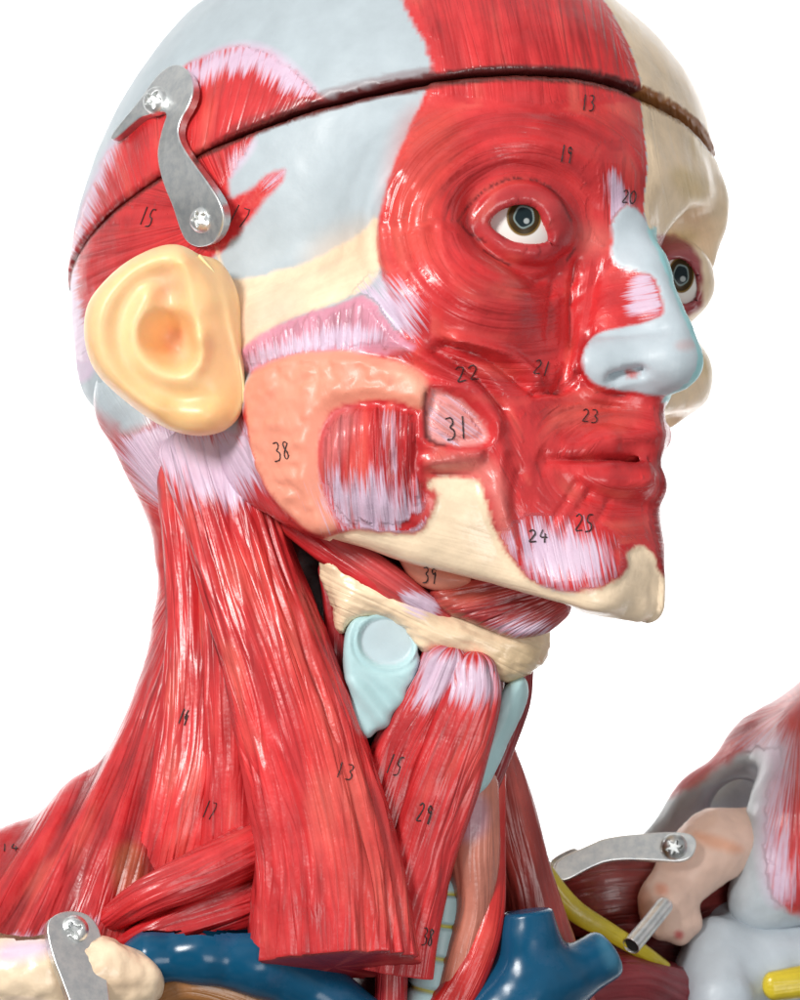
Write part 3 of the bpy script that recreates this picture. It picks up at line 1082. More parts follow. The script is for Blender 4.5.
C.paint(m, CREAM * np.array([.98, .97, .95]), "skull_bone", .04, .1)
C.lines(m, 80, 3)
C.on[:] = True
bb = C.A[:, 1]
rim = 30 + np.clip(bb - 40, -60, 350) * .022
m = sst(5.5, 2.5, C.A[:, 2] - rim + C.wob * .3)
C.paint(m * (.35 + .65 * sst(-60, 120, bb)), (.10, .012, .012), None, .2, .3)
C.paint(m * sst(2, 6, C.A[:, 0]), (.34, .13, .04), None, .2, .3)
m2 = sst(13, 8, C.A[:, 2] - rim + C.wob * .5) * (1 - m) * (X[:, 0] < 432) * (X[:, 0] > 230)
C.paint(m2 * .5, (.16, .03, .03), None, .2, .3)

# ------------------------------------------------------------------ the ear
EAR = [(170, 243), (147, 250), (122, 264), (100, 285), (87, 303), (83, 327), (86, 351), (95, 373), (115, 393), (140, 413), (167, 430), (195, 437), (220, 434), (236, 423), (245, 406), (246, 380), (240, 355), (232, 330), (226, 302), (218, 280), (202, 257), (186, 246)]
eD = hit(238, 335)[1]
def ear_base(x, y):
    return eD - 16 + (238 - x) * .06
def ear_sdf(P):
    Xc = chart(P)
    d = polysd(Xc, EAR, 2)
    base = ear_base(Xc[:, 0], Xc[:, 1])
    f = smax(-d, np.abs(P[:, 1] - base - 14) - 27, 24)
    root = ell(P, unp(208, 340, eD + 14), (34, 44, 78))
    return smin(f, root, 10)
V, Q = sdf_mesh(ear_sdf, (40, eD - 70, 225), (275, eD + 75, 450), 5, 1)
E_ = Skin(V, Q, EARC)
E_.names = ["ear"]
X = E_.X
fr = normals(V, Q)[:, 1] < .15
ed = polysd(X, EAR, 2)
g = lambda ln, h, w: h * np.exp(-(linesd(X, ln)[0] / w) ** 2)
h = g([(206, 300), (196, 272), (176, 257), (146, 264), (120, 282), (103, 308), (98, 338), (106, 368), (128, 392), (152, 408)], 8.5, 15)
h += g([(172, 272), (150, 276), (132, 288), (121, 310), (118, 338), (126, 364), (146, 386), (178, 398), (206, 398)], -4.5, 9)
h += g([(148, 300), (136, 322), (134, 345), (143, 364), (163, 377), (188, 378)], 8, 11)
h += g([(150, 292), (160, 284), (172, 280)], 3, 7)
h += -10 * np.exp(-(((X - (168, 292)) / (13, 18)) ** 2).sum(1))
h += -44 * sst(-12, 14, polysd(X, [(147, 330), (158, 318), (176, 316), (190, 326), (193, 345), (192, 358), (180, 366), (164, 360), (150, 348)], 2))
h += 0 * np.exp(-(((X - (180, 348)) / (11, 15)) ** 2).sum(1))
h += g([(182, 262), (188, 290), (193, 315), (198, 338)], 9, 9)
h += g([(199, 338), (201, 350), (197, 364)], 11, 9)
h += 6 * np.exp(-(((X - (205, 412)) / (22, 18)) ** 2).sum(1))
h += -8 * sst(204, 236, X[:, 0]) * sst(250, 290, X[:, 1])
E_.V[:, 1] -= np.where(fr, h * sst(-2, 8, ed), 0)
E_.V = relax(E_.V, Q, 6, .5)
E_.tint([(158, 270), (180, 270), (186, 300), (160, 310), (152, 290)], (.86, .50, .33), 9, .55)
E_.tint([(162, 325), (186, 325), (190, 362), (165, 362)], (.90, .48, .33), 7, .5)
E_.tint([(140, 395), (240, 380), (244, 430), (160, 430)], (.86, .50, .17), 16, .4)
E_.tint([(85, 300), (120, 280), (125, 380), (90, 350)], (.87, .62, .33), 16, .5)
ev = fbm(E_.V, 26, 91, 3)[:, None]
E_.col = E_.col * (1 + (ev - .5) * np.array([.06, .18, .30]))
M_EAR = painted("soft yellow rubber", rough=.42, coat=.1, bump=.10, sss=.5, mottle=.22)

# ------------------------------------------------------------------ the eyes
def ball(c, r, nu=300, nv=190):
    th = np.linspace(0, math.pi, nv)
    ph = np.linspace(0, 2 * math.pi, nu, endpoint=False)
    T, Pm = np.meshgrid(th, ph, indexing='ij')
    V = np.stack([np.sin(T) * np.cos(Pm), -np.cos(T), np.sin(T) * np.sin(Pm)], -1).reshape(-1, 3) * r + c
    i, j = np.meshgrid(np.arange(nv - 1), np.arange(nu), indexing='ij')
    j2 = (j + 1) % nu
    Q = np.stack([i * nu + j, (i + 1) * nu + j, (i + 1) * nu + j2, i * nu + j2], -1).reshape(-1, 4)
    N = normals(V, Q)
    if ((V - c) * N).sum() < 0:
        Q = Q[:, ::-1]
    return V, Q
M_EYE = painted("glossy eye paint", rough=.32, coat=.04, bump=.05, mottle=.1, spec=.12)
def eye(c, r, ic, rx, ry):
    V, Q = ball(c, r)
    e = Skin(V, Q, (.80, .78, .74))
    e.names = ["eyeball"]
    w = (e.X - ic) / (rx, ry)
    rr = np.linalg.norm(w, axis=1) * 17
    th = np.arctan2(w[:, 1], w[:, 0])
    front = V[:, 1] < c[1]
    hexr = rr * (1 + .035 * np.cos(5 * th + .6))
    e.paint(sst(18.6, 17.4, rr) * front, (.20, .12, .03))
    e.paint(sst(16.6, 15.6, rr) * front, (.045, .026, .008), "iris")
    e.paint(sst(11.2, 10.4, hexr) * front, (.20, .26, .25))
    e.paint(sst(9.6, 8.8, hexr) * front, (.010, .020, .024))
    dt = np.linalg.norm((e.X - (np.array(ic) + (2.5 * rx / 17, 4.0))), axis=1)
    e.paint(sst(3.4, 2.2, dt) * front, (.36, .40, .40))
    return e

# ------------------------------------------------------------------ straps: sculpted muscles, vessels and nerves
def crom(pts, n):
    p = np.asarray(pts, float)
    p = np.vstack([2 * p[0] - p[1], p, 2 * p[-1] - p[-2]])
    m = len(p) - 3
    t = np.linspace(0, m - 1e-6, n)
    i = t.astype(int)
    f = (t - i)[:, None]
    a, b, c, d = p[i], p[i + 1], p[i + 2], p[i + 3]
    return .5 * (2 * b + (c - a) * f + (2 * a - 5 * b + 4 * c - d) * f ** 2 + (3 * b - a - 3 * c + d) * f ** 3)

def strap(pts, n=120, m=72, ex=2.2, strands=(2.5, 13.), seed=1, cap0='round', cap1='round', lean=(0, 0, 0), twist=0.):
    """a muscle or tube along points (x, y, depth, half width, half thickness) seen from the front"""
    p = crom(pts, n)
    c = np.array([unp(a[0], a[1], a[2]) for a in p])
    k = 1 + p[:, 2] / D
    hw, ht = p[:, 3] * k, p[:, 4]
    T = np.gradient(c, axis=0)
    T /= np.linalg.norm(T, axis=1)[:, None]
    W = np.cross(T, np.array([0, -1., 0]))
    W /= np.linalg.norm(W, axis=1)[:, None]
    U = np.cross(W, T)
    U *= np.sign(-U[:, 1:2])           # U points to the viewer
    al = np.r_[0, np.cumsum(np.linalg.norm(np.diff(c, axis=0), axis=1))]
    th = np.linspace(0, 2 * math.pi, m, endpoint=False)
    cs, sn = np.cos(th), np.sin(th)
    ux = np.sign(cs) * np.abs(cs) ** (2 / ex)
    uy = np.sign(sn) * np.abs(sn) ** (2 / ex)
    rows, fib = [], []
    for i in range(n):
        ac = np.cumsum(np.r_[0, np.hypot(np.diff(ux) * hw[i], np.diff(uy) * ht[i])])
        ac = ac - ac[m // 4]
        ring = c[i] + ux[:, None] * hw[i] * W[i] + uy[:, None] * ht[i] * U[i]
        rows.append(ring)
        fib.append(np.c_[ac + seed * 91, np.full(m, al[i]), np.full(m, seed * 3.7)])
    V = np.array(rows)
    F = np.array(fib)
    if strands[0]:
        uu = np.c_[(th / (2 * math.pi) * 2 * (hw.mean() + ht.mean()) * 1.0)[None].repeat(n, 0).ravel(), np.repeat(al, m)]
        cyc = np.c_[np.cos(np.tile(th, n)) * hw.mean() / strands[1], np.sin(np.tile(th, n)) * hw.mean() / strands[1], np.repeat(al, m) / 130. + twist * 0]
        g1 = 1 - np.abs(2 * vn(cyc, 1., seed) - 1)
        cyc2 = cyc * (2.3, 2.3, 1.6)
        g2 = 1 - np.abs(2 * vn(cyc2, 1., seed + 5) - 1)
        h = ((g1 - .5) * 1.6 + (g2 - .5) * .7) * strands[0]
        out = V - c[:, None]
        out /= np.maximum(np.linalg.norm(out, axis=2), 1e-6)[:, :, None]
        V = V + out * h.reshape(n, m, 1)
    rows = list(V)
    frow = list(F)
    def closing(end):
        i = 0 if end == 0 else n - 1
        kind = cap0 if end == 0 else cap1
        sg = -1 if end == 0 else 1
        new, nf = [], []
        ctr = V[i].mean(0)
        steps = ((.96, .22), (.84, .5), (.62, .76), (.34, .93), (.0, 1.)) if kind == 'round' else ((.97, .02), (.9, .03), (.6, .03), (.3, .03), (0., .03))
        for sc_, adv in steps:
            r_ = ctr + (V[i] - ctr) * sc_ + T[i] * sg * adv * min(ht[i], hw[i])
            new.append(r_)
            nf.append(F[i] + np.array([0, sg * adv * 10, 0]))
        return new, nf
    a, fa = closing(0)
    b, fb = closing(1)
    if any(lean):
        # an oblique cut: the far side of the end face hangs lower
        pass
    rows = a[::-1] + rows + b
    frow = fa[::-1] + frow + fb
    n2 = len(rows)
    V = np.vstack(rows)
    F = np.vstack(frow)
    i, j = np.meshgrid(np.arange(n2 - 1), np.arange(m), indexing='ij')
    j2 = (j + 1) % m
    Q = np.stack([i * m + j, (i + 1) * m + j, (i + 1) * m + j2, i * m + j2], -1).reshape(-1, 4)
    N = normals(V, Q)
    mid = slice(5 * m, (n2 - 5) * m)
    cc = np.repeat(c, m, 0)
    if ((V[mid] - cc) * N[mid]).sum() < 0:
        Q = Q[:, ::-1]
    k_ = Skin(V, Q, RED)
    k_.fib = F
    k_.t = np.r_[np.zeros(5 * m), np.repeat(np.linspace(0, 1, n), m), np.ones(5 * m)]
    k_.endcap = np.r_[np.zeros((n2 - 5) * m), np.ones(5 * m)]
    k_.fx[:, 0] = .8
    k_.fx[:, 2] = .6
    return k_

def blob(fn, lo, hi, vox, base, sub=1, rough_=0., sc=30, seed=50):
    V, Q = sdf_mesh(fn, lo, hi, vox, sub)
    k_ = Skin(V, Q, base)
    if rough_:
        k_.push((fbm(k_.V, sc, seed, 3) - .5) * 2 * rough_)
        k_.X = chart(k_.V)
    return k_

def plate_sdf(P, poly, dfun, th, k=6):
    Xc = chart(P)
    return smax(-polysd(Xc, poly, 2), np.abs(P[:, 1] - dfun(Xc[:, 0], Xc[:, 1])) - th, k)

def grad_normals(fn, V, h=.35):
    g = np.stack([fn(V + np.eye(3)[i] * h) - fn(V - np.eye(3)[i] * h) for i in range(3)], 1)
    return g / np.maximum(np.linalg.norm(g, axis=1), 1e-9)[:, None]

def one(k_, name, parent, mat=None):
    """link a part that is a single painted mesh"""
    k_.names[0] = name
    N = normals(k_.V, k_.Q)
    return mesh_obj(name, k_.V, k_.Q, mat or M_PAINT, parent, k_.attrs(), N)
# ------------------------------------------------------------------ assembling the bust
bust = thing("anatomical_bust", "painted anatomical head and neck with red muscles, yellow ear, grey nose and steel latch", "anatomical model")
capt = thing("skull_cap", "grey, red and cream skull cap resting on the head above the dark cut line", "skull cap")
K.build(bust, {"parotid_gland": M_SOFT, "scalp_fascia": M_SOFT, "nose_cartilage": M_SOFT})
C.build(capt, {"scalp_fascia": M_SOFT})
one(E_, "ear", bust, M_EAR)
for e_, r_, ic, rx, ry in ((eyeN, EYE_R - .5, (524, 217), 16.5, 18), (eyeF, EYE_F - .5, (681, 275), 12.5, 17)):
    pr = eye(e_, r_, ic, rx, ry).build(bust, {"eyeball": M_EYE, "iris": M_EYE})
    pr["iris"].parent = pr["eyeball"]

muscle_pts = [(200, 256), (214, 274), (224, 300), (233, 335), (241, 372), (245, 402)]
gl = []
for x_, y_ in muscle_pts:
    gl.append((x_, y_, min(hit(x_ + 3, y_, low_sdf)[1], eD - 10) - 3, 1.7, 1.7))
k = strap(gl, n=70, m=14, ex=2., strands=(.6, 4), seed=71)
k.col[:] = (.88, .70, .36)
k.fx[:, 0], k.fx[:, 2] = 0, .1
one(k, "glue_seam", bust, M_WET)

# neck core that fills the gaps between the muscles
def core(P):
    f = cap(P, unp(300, 470, -60), unp(330, 700, -70), 120, 130)
    f = smin(f, cap(P, unp(330, 700, -70), unp(330, 1080, -60), 130, 150), 40)
    f = smin(f, cap(P, unp(446, 600, -150), unp(440, 1040, -140), 62, 45), 50)
    return smin(f, cap(P, unp(330, 960, -80), unp(700, 1120, 120), 110, 120), 60)
k = blob(core, (100, -320, 330), (900, 320, 1150), 12, MAROON * .9, 1, 3, 40)
k.fx[:, 0] = .5
one(k, "neck_core", bust)

# trapezius: from the nape out over the near shoulder
def trap(P):
    f = chain(P, [(*unp(150, 400, -60), 56), (*unp(196, 470, -70), 50), (*unp(226, 570, -70), 54), (*unp(232, 660, -80), 64), (*unp(202, 780, -90), 78), (*unp(112, 892, -140), 96), (*unp(-30, 987, -180), 116), (*unp(-200, 1085, -220), 130)], 50)
    return smin(f, chain(P, [(*unp(232, 660, -80), 60), (*unp(130, 905, -150), 50), (*unp(40, 1010, -190), 80)], 50), 50)
k = blob(trap, (-320, -460, 380), (330, 120, 1160), 9, RED2, 1, 2, 40)
w = k.X - (205, 560)
ang = np.arctan2(w[:, 0], w[:, 1])
rad = np.linalg.norm(w, axis=1)
k.rays(np.ones(len(k.V)), 205, 540, 330, 31)
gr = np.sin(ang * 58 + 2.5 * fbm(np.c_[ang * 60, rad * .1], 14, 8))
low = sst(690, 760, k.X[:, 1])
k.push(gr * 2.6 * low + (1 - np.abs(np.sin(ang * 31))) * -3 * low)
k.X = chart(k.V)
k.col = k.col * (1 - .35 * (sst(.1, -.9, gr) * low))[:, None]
k.fx[:, 0], k.fx[:, 2] = .8, .5
k.on[:] = True
k.brush([(110, 415), (175, 425), (260, 440), (262, 470), (215, 490), (165, 505), (140, 480)], 22, 1., 6)
k.paint(k.mask([(70, 350), (165, 350), (160, 415), (132, 440), (108, 425), (85, 400)], 12, 2, 2), FASCIA, None, 0, .1)
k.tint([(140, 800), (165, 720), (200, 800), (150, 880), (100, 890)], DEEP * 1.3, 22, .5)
k.tint([(108, 850), (140, 838), (150, 880), (118, 905)], (.34, .09, .02), 8, .6)
k.brush([(-10, 935), (60, 925), (110, 915), (60, 950), (-10, 965)], 14, .8)
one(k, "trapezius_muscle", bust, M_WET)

def muscle(name, pts, colr=RED, mat=M_WET, white=(), fx=(.62, .52), **kw):
    k = strap(pts, **kw)
    k.col[:] = colr
    k.fx[:, 0], k.fx[:, 2] = fx
    k.fx[k.endcap > .5, 0:3] *= (.1, 1, .1)
    mm = (fbm(k.V, 70, 12, 2) - .5) * .5
    k.col = k.col * (1 + mm)[:, None]
    for poly, soft, amt in white:
        k.brush(poly, soft, amt)
    o = one(k, name, bust, mat)
    o["k"] = 0
    del o["k"]
    return k

# posterior strips between trapezius and the cut muscle
muscle("neck_muscle", [(188, 480, -120, 28, 28), (204, 600, -160, 34, 30), (205, 720, -190, 44, 32), (195, 800, -205, 46, 30), (172, 900, -212, 44, 26)], seed=3, strands=(4.5, 9), ex=2.4)
muscle("neck_muscle", [(222, 500, -150, 24, 26), (232, 620, -190, 30, 28), (238, 760, -215, 34, 30), (232, 905, -225, 44, 26)], seed=4, strands=(4., 9), ex=2.4)
muscle("shoulder_muscle", [(96, 930, -225, 8, 8), (145, 898, -272, 18, 20), (205, 872, -262, 24, 26), (270, 842, -245, 24, 22)], seed=5, strands=(2.5, 10))
muscle("shoulder_muscle", [(110, 955, -225, 8, 10), (150, 938, -262, 18, 20), (190, 922, -255, 26, 24), (270, 895, -235, 30, 22)], colr=RED2, seed=6, strands=(2.2, 10))

# sternocleidomastoid, cut through at its lower end
k = strap([(212, 446, -175, 50, 28), (226, 500, -205, 45, 34), (250, 580, -236, 48, 38), (277, 660, -258, 52, 40), (305, 760, -276, 61, 42), (327, 860, -288, 70, 44), (333, 958, -292, 83, 46)], n=200, m=120, ex=2.5, strands=(5.0, 9.), seed=7, cap1='flat')
t = k.t
d_end = sst(.86, 1., t)
front = (k.V[:, 1] - (-292))
k.V[:, 2] += d_end * (front + 46) * .34 - d_end * 8
k.X = chart(k.V)
k.col[:] = RED
k.col = k.col * (1 + (fbm(k.V, 80, 13, 2) - .5) * .5)[:, None]
ec = k.endcap > .5
k.col[ec] = DEEP * 1.3
k.fx[:, 0], k.fx[:, 2] = .6, .62
k.fx[ec, 0] = 0
k.fx[ec, 2] = .05
k.tint([(255, 520), (285, 560), (350, 740), (400, 880), (415, 930), (360, 930), (300, 700), (255, 600)], (.70, .07, .05), 22, .45)
k.tint([(262, 490), (300, 540), (335, 640), (320, 650), (280, 560), (255, 520)], DEEP * 1.5, 12, .5)
k.brush([(120, 425), (160, 428), (240, 436), (268, 446), (268, 480), (245, 505), (210, 500), (180, 490)], 26, 1., 4)
one(k, "sternocleidomastoid_muscle", bust, M_WET)

# strap muscles from the hyoid down to the breastbone
muscle("throat_muscle", [(448, 662, -276, 25, 18), (430, 705, -268, 30, 20), (402, 760, -262, 32, 22), (383, 830, -262, 34, 22), (376, 930, -262, 32, 20)], seed=8, strands=(3.2, 10),
       white=[([(410, 645), (470, 645), (470, 690), (430, 708), (405, 712)], 22, .85)])
muscle("throat_muscle", [(474, 668, -280, 21, 16), (472, 700, -280, 27, 20), (447, 770, -276, 34, 22), (420, 850, -272, 34, 22), (402, 925, -270, 36, 20), (394, 972, -268, 38, 18)], seed=9, strands=(3.2, 10), cap1='flat',
       white=[([(450, 655), (505, 655), (505, 700), (465, 712), (448, 700)], 20, .85)])
muscle("red_artery", [(392, 960, -250, 16, 16), (390, 1030, -250, 16, 16)], colr=DEEP * 1.8, seed=10, strands=(.4, 10), n=30, m=32)

# windpipe side: thyroid gland, gullet and carotid
k = strap([(476, 785, -238, 22, 26), (473, 850, -240, 26, 28), (474, 905, -238, 18, 24), (462, 955, -238, 18, 24), (446, 1020, -238, 18, 24)], n=80, seed=11, strands=(1.6, 12))
k.col[:] = (.58, .20, .14)
k.tint([(450, 800), (486, 790), (490, 835), (455, 845)], (.46, .26, .34), 8, .75)
k.tint([(430, 890), (470, 880), (450, 1000), (420, 1000)], (.34, .12, .07), 14, .5)
k.fx[:, 0], k.fx[:, 2] = .35, .4
one(k, "thyroid_gland", bust)
k = strap([(446, 892, -228, 20, 24), (438, 950, -230, 22, 24), (422, 1030, -232, 24, 24)], n=90, m=60, strands=(0, 1), seed=12, ex=2.)
al = k.fib[:, 1]
rg = np.abs(((al / 31.) % 1) - .5) * 2
k.push(-3.2 * sst(.72, .95, rg))
k.col[:] = LTEAL
k.col = k.col * (1 - sst(.86, .93, rg))[:, None] + np.array([.50, .46, .05]) * sst(.86, .93, rg)[:, None]
k.fx[:, 0], k.fx[:, 2] = 0, .05
one(k, "windpipe", bust, M_SOFT)
muscle("red_artery", [(496, 775, -215, 10, 12), (494, 850, -225, 12, 14), (488, 920, -240, 16, 18), (468, 975, -246, 20, 20), (440, 1025, -246, 24, 22)], colr=(.60, .02, .016), seed=13, strands=(.8, 14), fx=(.25, .2))
muscle("throat_muscle", [(496, 740, -150, 14, 18), (510, 810, -150, 24, 28), (528, 890, -140, 28, 34), (546, 1010, -130, 50, 40)], colr=(.42, .05, .038), seed=14, strands=(2., 16), fx=(.5, .4))

# hyoid mass, cartilages and the muscles under the jaw
HY = [(316, 548), (332, 550), (356, 566), (392, 582), (424, 594), (452, 612), (490, 622), (520, 615), (549, 612), (553, 640), (545, 664), (522, 680), (500, 686), (478, 664), (440, 655), (418, 652), (404, 628), (372, 616), (352, 624), (338, 640), (328, 600)]
hyd = lambda x, y: -268 + (x - 440) * .10 + ((x - 440) / 110.) ** 2 * 20 + 0 * y
k = blob(lambda P: plate_sdf(P, HY, hyd, 26, 34), (290, -340, 525), (580, -190, 705), 5, CREAM * np.array([1., .98, .94]), 1, 4, 26)
hr = fbm(np.c_[k.X @ np.array([-.35, .94]), k.X @ np.array([.94, .35]) * .22], 7, 77)
k.push((1 - np.abs(2 * hr - 1)) * 2.4 - 1.2)
k.X = chart(k.V)
k.tint([(490, 640), (550, 640), (550, 680), (490, 690)], (.58, .42, .22), 14, .5)
k.brush([(395, 585), (440, 590), (440, 615), (410, 618)], 14, .9)
k.lines(np.ones(len(k.V)), 25, 33)
k.fx[:, 0], k.fx[:, 2] = .12, .3
one(k, "hyoid_bone", bust)
TH = [(347, 622), (366, 612), (394, 610), (414, 624), (422, 648), (416, 678), (404, 704), (389, 724), (368, 741), (355, 724), (346, 692), (342, 655)]
k = blob(lambda P: plate_sdf(P, TH, lambda x, y: -264 + (x - 380) * .05 + 0 * y, 20, 12), (320, -310, 590), (450, -220, 760), 5, LTEAL, 1, 1, 20)
dd = np.linalg.norm((k.X - (388, 640)) / (1.08, 1.), axis=1)
k.push(-7 * sst(30, 24, dd) - 2.5 * sst(4, 0, np.abs(dd - 32)))
k.push(2.2 * np.sin((k.X[:, 0] * .8 - k.X[:, 1] * .6) / 4.2) * sst(672, 690, k.X[:, 1]))
k.X = chart(k.V)
k.paint(sst(27, 24, dd), (.50, .62, .66))
k.fx[:, 0], k.fx[:, 2] = 0, .05
one(k, "thyroid_cartilage", bust, M_SOFT)
RC = [(500, 690), (514, 678), (527, 677), (529, 700), (517, 726), (506, 748), (496, 772), (486, 790), (470, 798), (466, 782), (478, 752), (494, 722)]
k = blob(lambda P: plate_sdf(P, RC, lambda x, y: -262 + (x - 490) * .4 + 0 * y, 16, 18), (450, -310, 655), (550, -200, 820), 4, LTEAL, 1, 1, 20)
k.fx[:, 0], k.fx[:, 2] = 0, .05
one(k, "thyroid_cartilage", bust, M_SOFT)
muscle("throat_muscle", [(520, 668, -225, 14, 18), (516, 705, -225, 14, 18), (500, 760, -222, 10, 16), (484, 800, -222, 10, 14)], colr=DEEP, seed=15, strands=(1., 10), n=50, m=40)
muscle("jaw_muscle", [(292, 525, -235, 12, 14), (330, 552, -262, 14, 14), (372, 580, -280, 12, 12), (415, 610, -280, 6, 7)], colr=RED2 * .9, seed=16, strands=(1.6, 8), n=70, m=48)
muscle("jaw_muscle", [(310, 520, -245, 12, 14), (350, 552, -275, 14, 14), (395, 583, -286, 14, 13), (425, 602, -284, 9, 9), (448, 616, -276, 6, 6)], colr=(.56, .06, .06), seed=17, strands=(1.6, 8), n=70, m=48,
       white=[([(400, 590), (440, 596), (438, 622), (400, 612)], 12, 1.)])
muscle("jaw_muscle", [(328, 570, -235, 10, 12), (336, 610, -240, 12, 12), (340, 690, -238, 10, 12)], colr=DEEP * 1.4, seed=18, strands=(1.4, 8), n=60, m=40)
SG = [(392, 548), (425, 560), (462, 572), (474, 580), (458, 590), (430, 592), (408, 578)]
k = blob(lambda P: plate_sdf(P, SG, lambda x, y: -286 + 0 * x, 14, 14), (370, -330, 525), (500, -250, 615), 4.5, SALMON * np.array([.9, .85, .85]), 1, 1, 16)
k.fx[:, 0], k.fx[:, 2] = .1, .2
one(k, "salivary_gland", bust, M_SOFT)
MY = [(425, 590), (450, 580), (480, 566), (520, 560), (566, 588), (574, 610), (560, 624), (545, 636), (520, 640), (498, 634), (470, 622), (440, 612)]
k = blob(lambda P: plate_sdf(P, MY, lambda x, y: -276 + (x - 480) * .06 + (620 - y) * .15, 22, 22), (395, -350, 535), (610, -220, 660), 5, (.40, .035, .035), 1, 2, 20)
k.rays(np.ones(len(k.V)), 640, 560, 170, 34)
k.brush([(480, 625), (520, 612), (560, 622), (545, 642), (500, 645)], 14, .75)
k.tint([(430, 585), (470, 575), (490, 600), (450, 610)], (.62, .10, .06), 10, .6)
k.fx[:, 0], k.fx[:, 2] = 1., .9
one(k, "floor_of_mouth_muscle", bust)
# floor under the jaw so that no gap opens behind it
# blue veins
M_VEIN = painted("glossy blue enamel", rough=.25, coat=.3, bump=.05, mottle=.5, spec=.2)
def vein_l(P):
    return chain(P, [(*unp(118, 968, -300), 14), (*unp(150, 958, -302), 22), (*unp(200, 954, -298), 26), (*unp(255, 962, -290), 28), (*unp(330, 1000, -262), 26), (*unp(380, 1030, -250), 24)], 14)
k = blob(vein_l, (80, -360, 900), (430, -200, 1080), 5, BLUE, 1, 1.3, 34)
k.fx[:, 0], k.fx[:, 2] = 0, .05
one(k, "blue_vein", bust, M_VEIN)
def vein_r(P):
    f = chain(P, [(*unp(526, 893, -236), 22), (*unp(529, 940, -236), 25), (*unp(528, 985, -236), 33), (*unp(470, 1040, -240), 36)], 18)
    f = smax(f, (887 - P[:, 2]) + (P[:, 0] - 526) * -.12, 4)
    g = chain(P, [(*unp(520, 1010, -236), 36), (*unp(560, 982, -222), 27), (*unp(600, 958, -200), 25)], 14)
    e = unp(612, 950, -195)
    dirn = np.array([.80, .22, -.50])
    g = smax(g, (P - e) @ (dirn / np.linalg.norm(dirn)), 8)
    f = smin(f, g, 26)
    return smax(f, -cap(P, unp(527, 872, -236), unp(527, 893, -236), 16), 4)
k = blob(vein_r, (400, -300, 850), (660, -140, 1100), 5, BLUE, 1, 1.3, 34)
k.tint([(596, 925), (630, 925), (640, 965), (610, 975), (600, 950)], (.06, .20, .30), 6, .6)
k.tint([(505, 870), (548, 870), (548, 890), (505, 890)], (.02, .015, .02), 5, .7)
k.fx[:, 0], k.fx[:, 2] = 0, .05
one(k, "blue_vein", bust, M_VEIN)

# near collarbone with its metal plate, first rib
def clav(P):
    f = chain(P, [(*unp(-60, 975, -330), 44), (*unp(40, 972, -335), 34), (*unp(100, 968, -335), 24), (*unp(132, 975, -330), 22)], 24)
    f = smin(f, cap(P, unp(60, 1010, -330), unp(150, 985, -318), 30, 14), 20)
    return f
k = blob(clav, (-140, -400, 900), (190, -240, 1080), 6, CREAM, 1, 5, 24)
k.brush([(-10, 935), (60, 930), (60, 960), (-10, 975)], 18, .8)
k.brush([(-10, 985), (70, 990), (60, 1010), (-10, 1010)], 14, .5)
k.tint([(60, 960), (150, 970), (140, 1000), (60, 1000)], (.74, .50, .32), 18, .5)
k.fx[:, 0], k.fx[:, 2] = .15, .3
one(k, "collarbone", bust)
muscle("rib", [(140, 1002, -285, 20, 22), (190, 985, -285, 22, 22), (260, 1005, -270, 24, 22), (320, 1040, -250, 24, 22)], colr=(.30, .12, .03), mat=M_PAINT, seed=19, strands=(.8, 16), n=60, m=48, fx=(.3, .2))
# ------------------------------------------------------------------ far shoulder
arm = thing("shoulder_model", "painted far shoulder with grey and red deltoid hood over grey upper arm bone, right edge", "anatomical model")
farb = thing("far_collarbone", "pinkish far collarbone end with steel strip, screw and metal peg, beside the shoulder hood", "bone model")
def deltoid(P):
    # a thick hood: outer shell with a hollow beneath
    f = chain(P, [(*unp(640, 858, 200), 16), (*unp(706, 806, 200), 30), (*unp(772, 758, 190), 44), (*unp(870, 720, 180), 84)], 30)
    f = smin(f, chain(P, [(*unp(830, 760, 120), 70), (*unp(800, 830, 80), 54), (*unp(770, 890, 66), 36), (*unp(757, 905, 62), 24)], 30), 40)
    f = smin(f, chain(P, [(*unp(716, 876, 290), 44), (*unp(800, 846, 300), 80), (*unp(890, 850, 280), 110)], 20), 20)
    f = smin(f, cap(P, unp(860, 860, 90), unp(800, 870, 80), 70, 46), 40)
    bk = plate_sdf(P, [(652, 854), (702, 798), (766, 742), (850, 712), (920, 900), (770, 925), (690, 880)], lambda x, y: 290 + 0 * x, 26, 20)
    f = smin(f, bk, 30)
    hol = smin(chain(P, [(*unp(650, 862, 150), 16), (*unp(705, 815, 150), 24), (*unp(748, 795, 140), 26)], 20), cap(P, unp(725, 805, 100), unp(745, 815, 215), 24, 38), 14)
    return smax(f, -hol, 14)
k = blob(deltoid, (590, -80, 640), (980, 320, 980), 7, (.50, .56, .60), 1, 1.5, 40)
X = k.X
m = k.mask([(650, 800), (690, 792), (708, 776), (740, 752), (770, 744), (784, 748), (780, 765), (768, 790), (766, 830), (768, 870), (775, 905), (800, 918), (960, 930), (960, 620), (760, 640), (680, 720)], 6, 2, 1.5)
k.paint(m, (.60, .045, .05), "deltoid_muscle", .7, .4)
k.names[0] = "deltoid_tendon"
k.rays(m, 800, 700, 150, 41)
k.brush([(742, 742), (765, 728), (790, 728), (800, 760), (790, 800), (788, 850), (800, 900), (770, 915), (755, 880), (752, 800), (762, 760), (742, 750)], 26, .8, 2)
k.tint([(640, 800), (690, 735), (760, 655), (830, 640), (830, 700), (760, 715), (700, 770)], (.45, .06, .06), 16, .6)
k.tint([(790, 830), (830, 810), (830, 900), (795, 890)], (.70, .04, .04), 12, .6)
k.tint([(620, 860), (640, 825), (700, 775), (760, 750), (760, 790), (700, 812), (650, 850)], (.30, .31, .30), 14, .55)
k.build(arm, {})
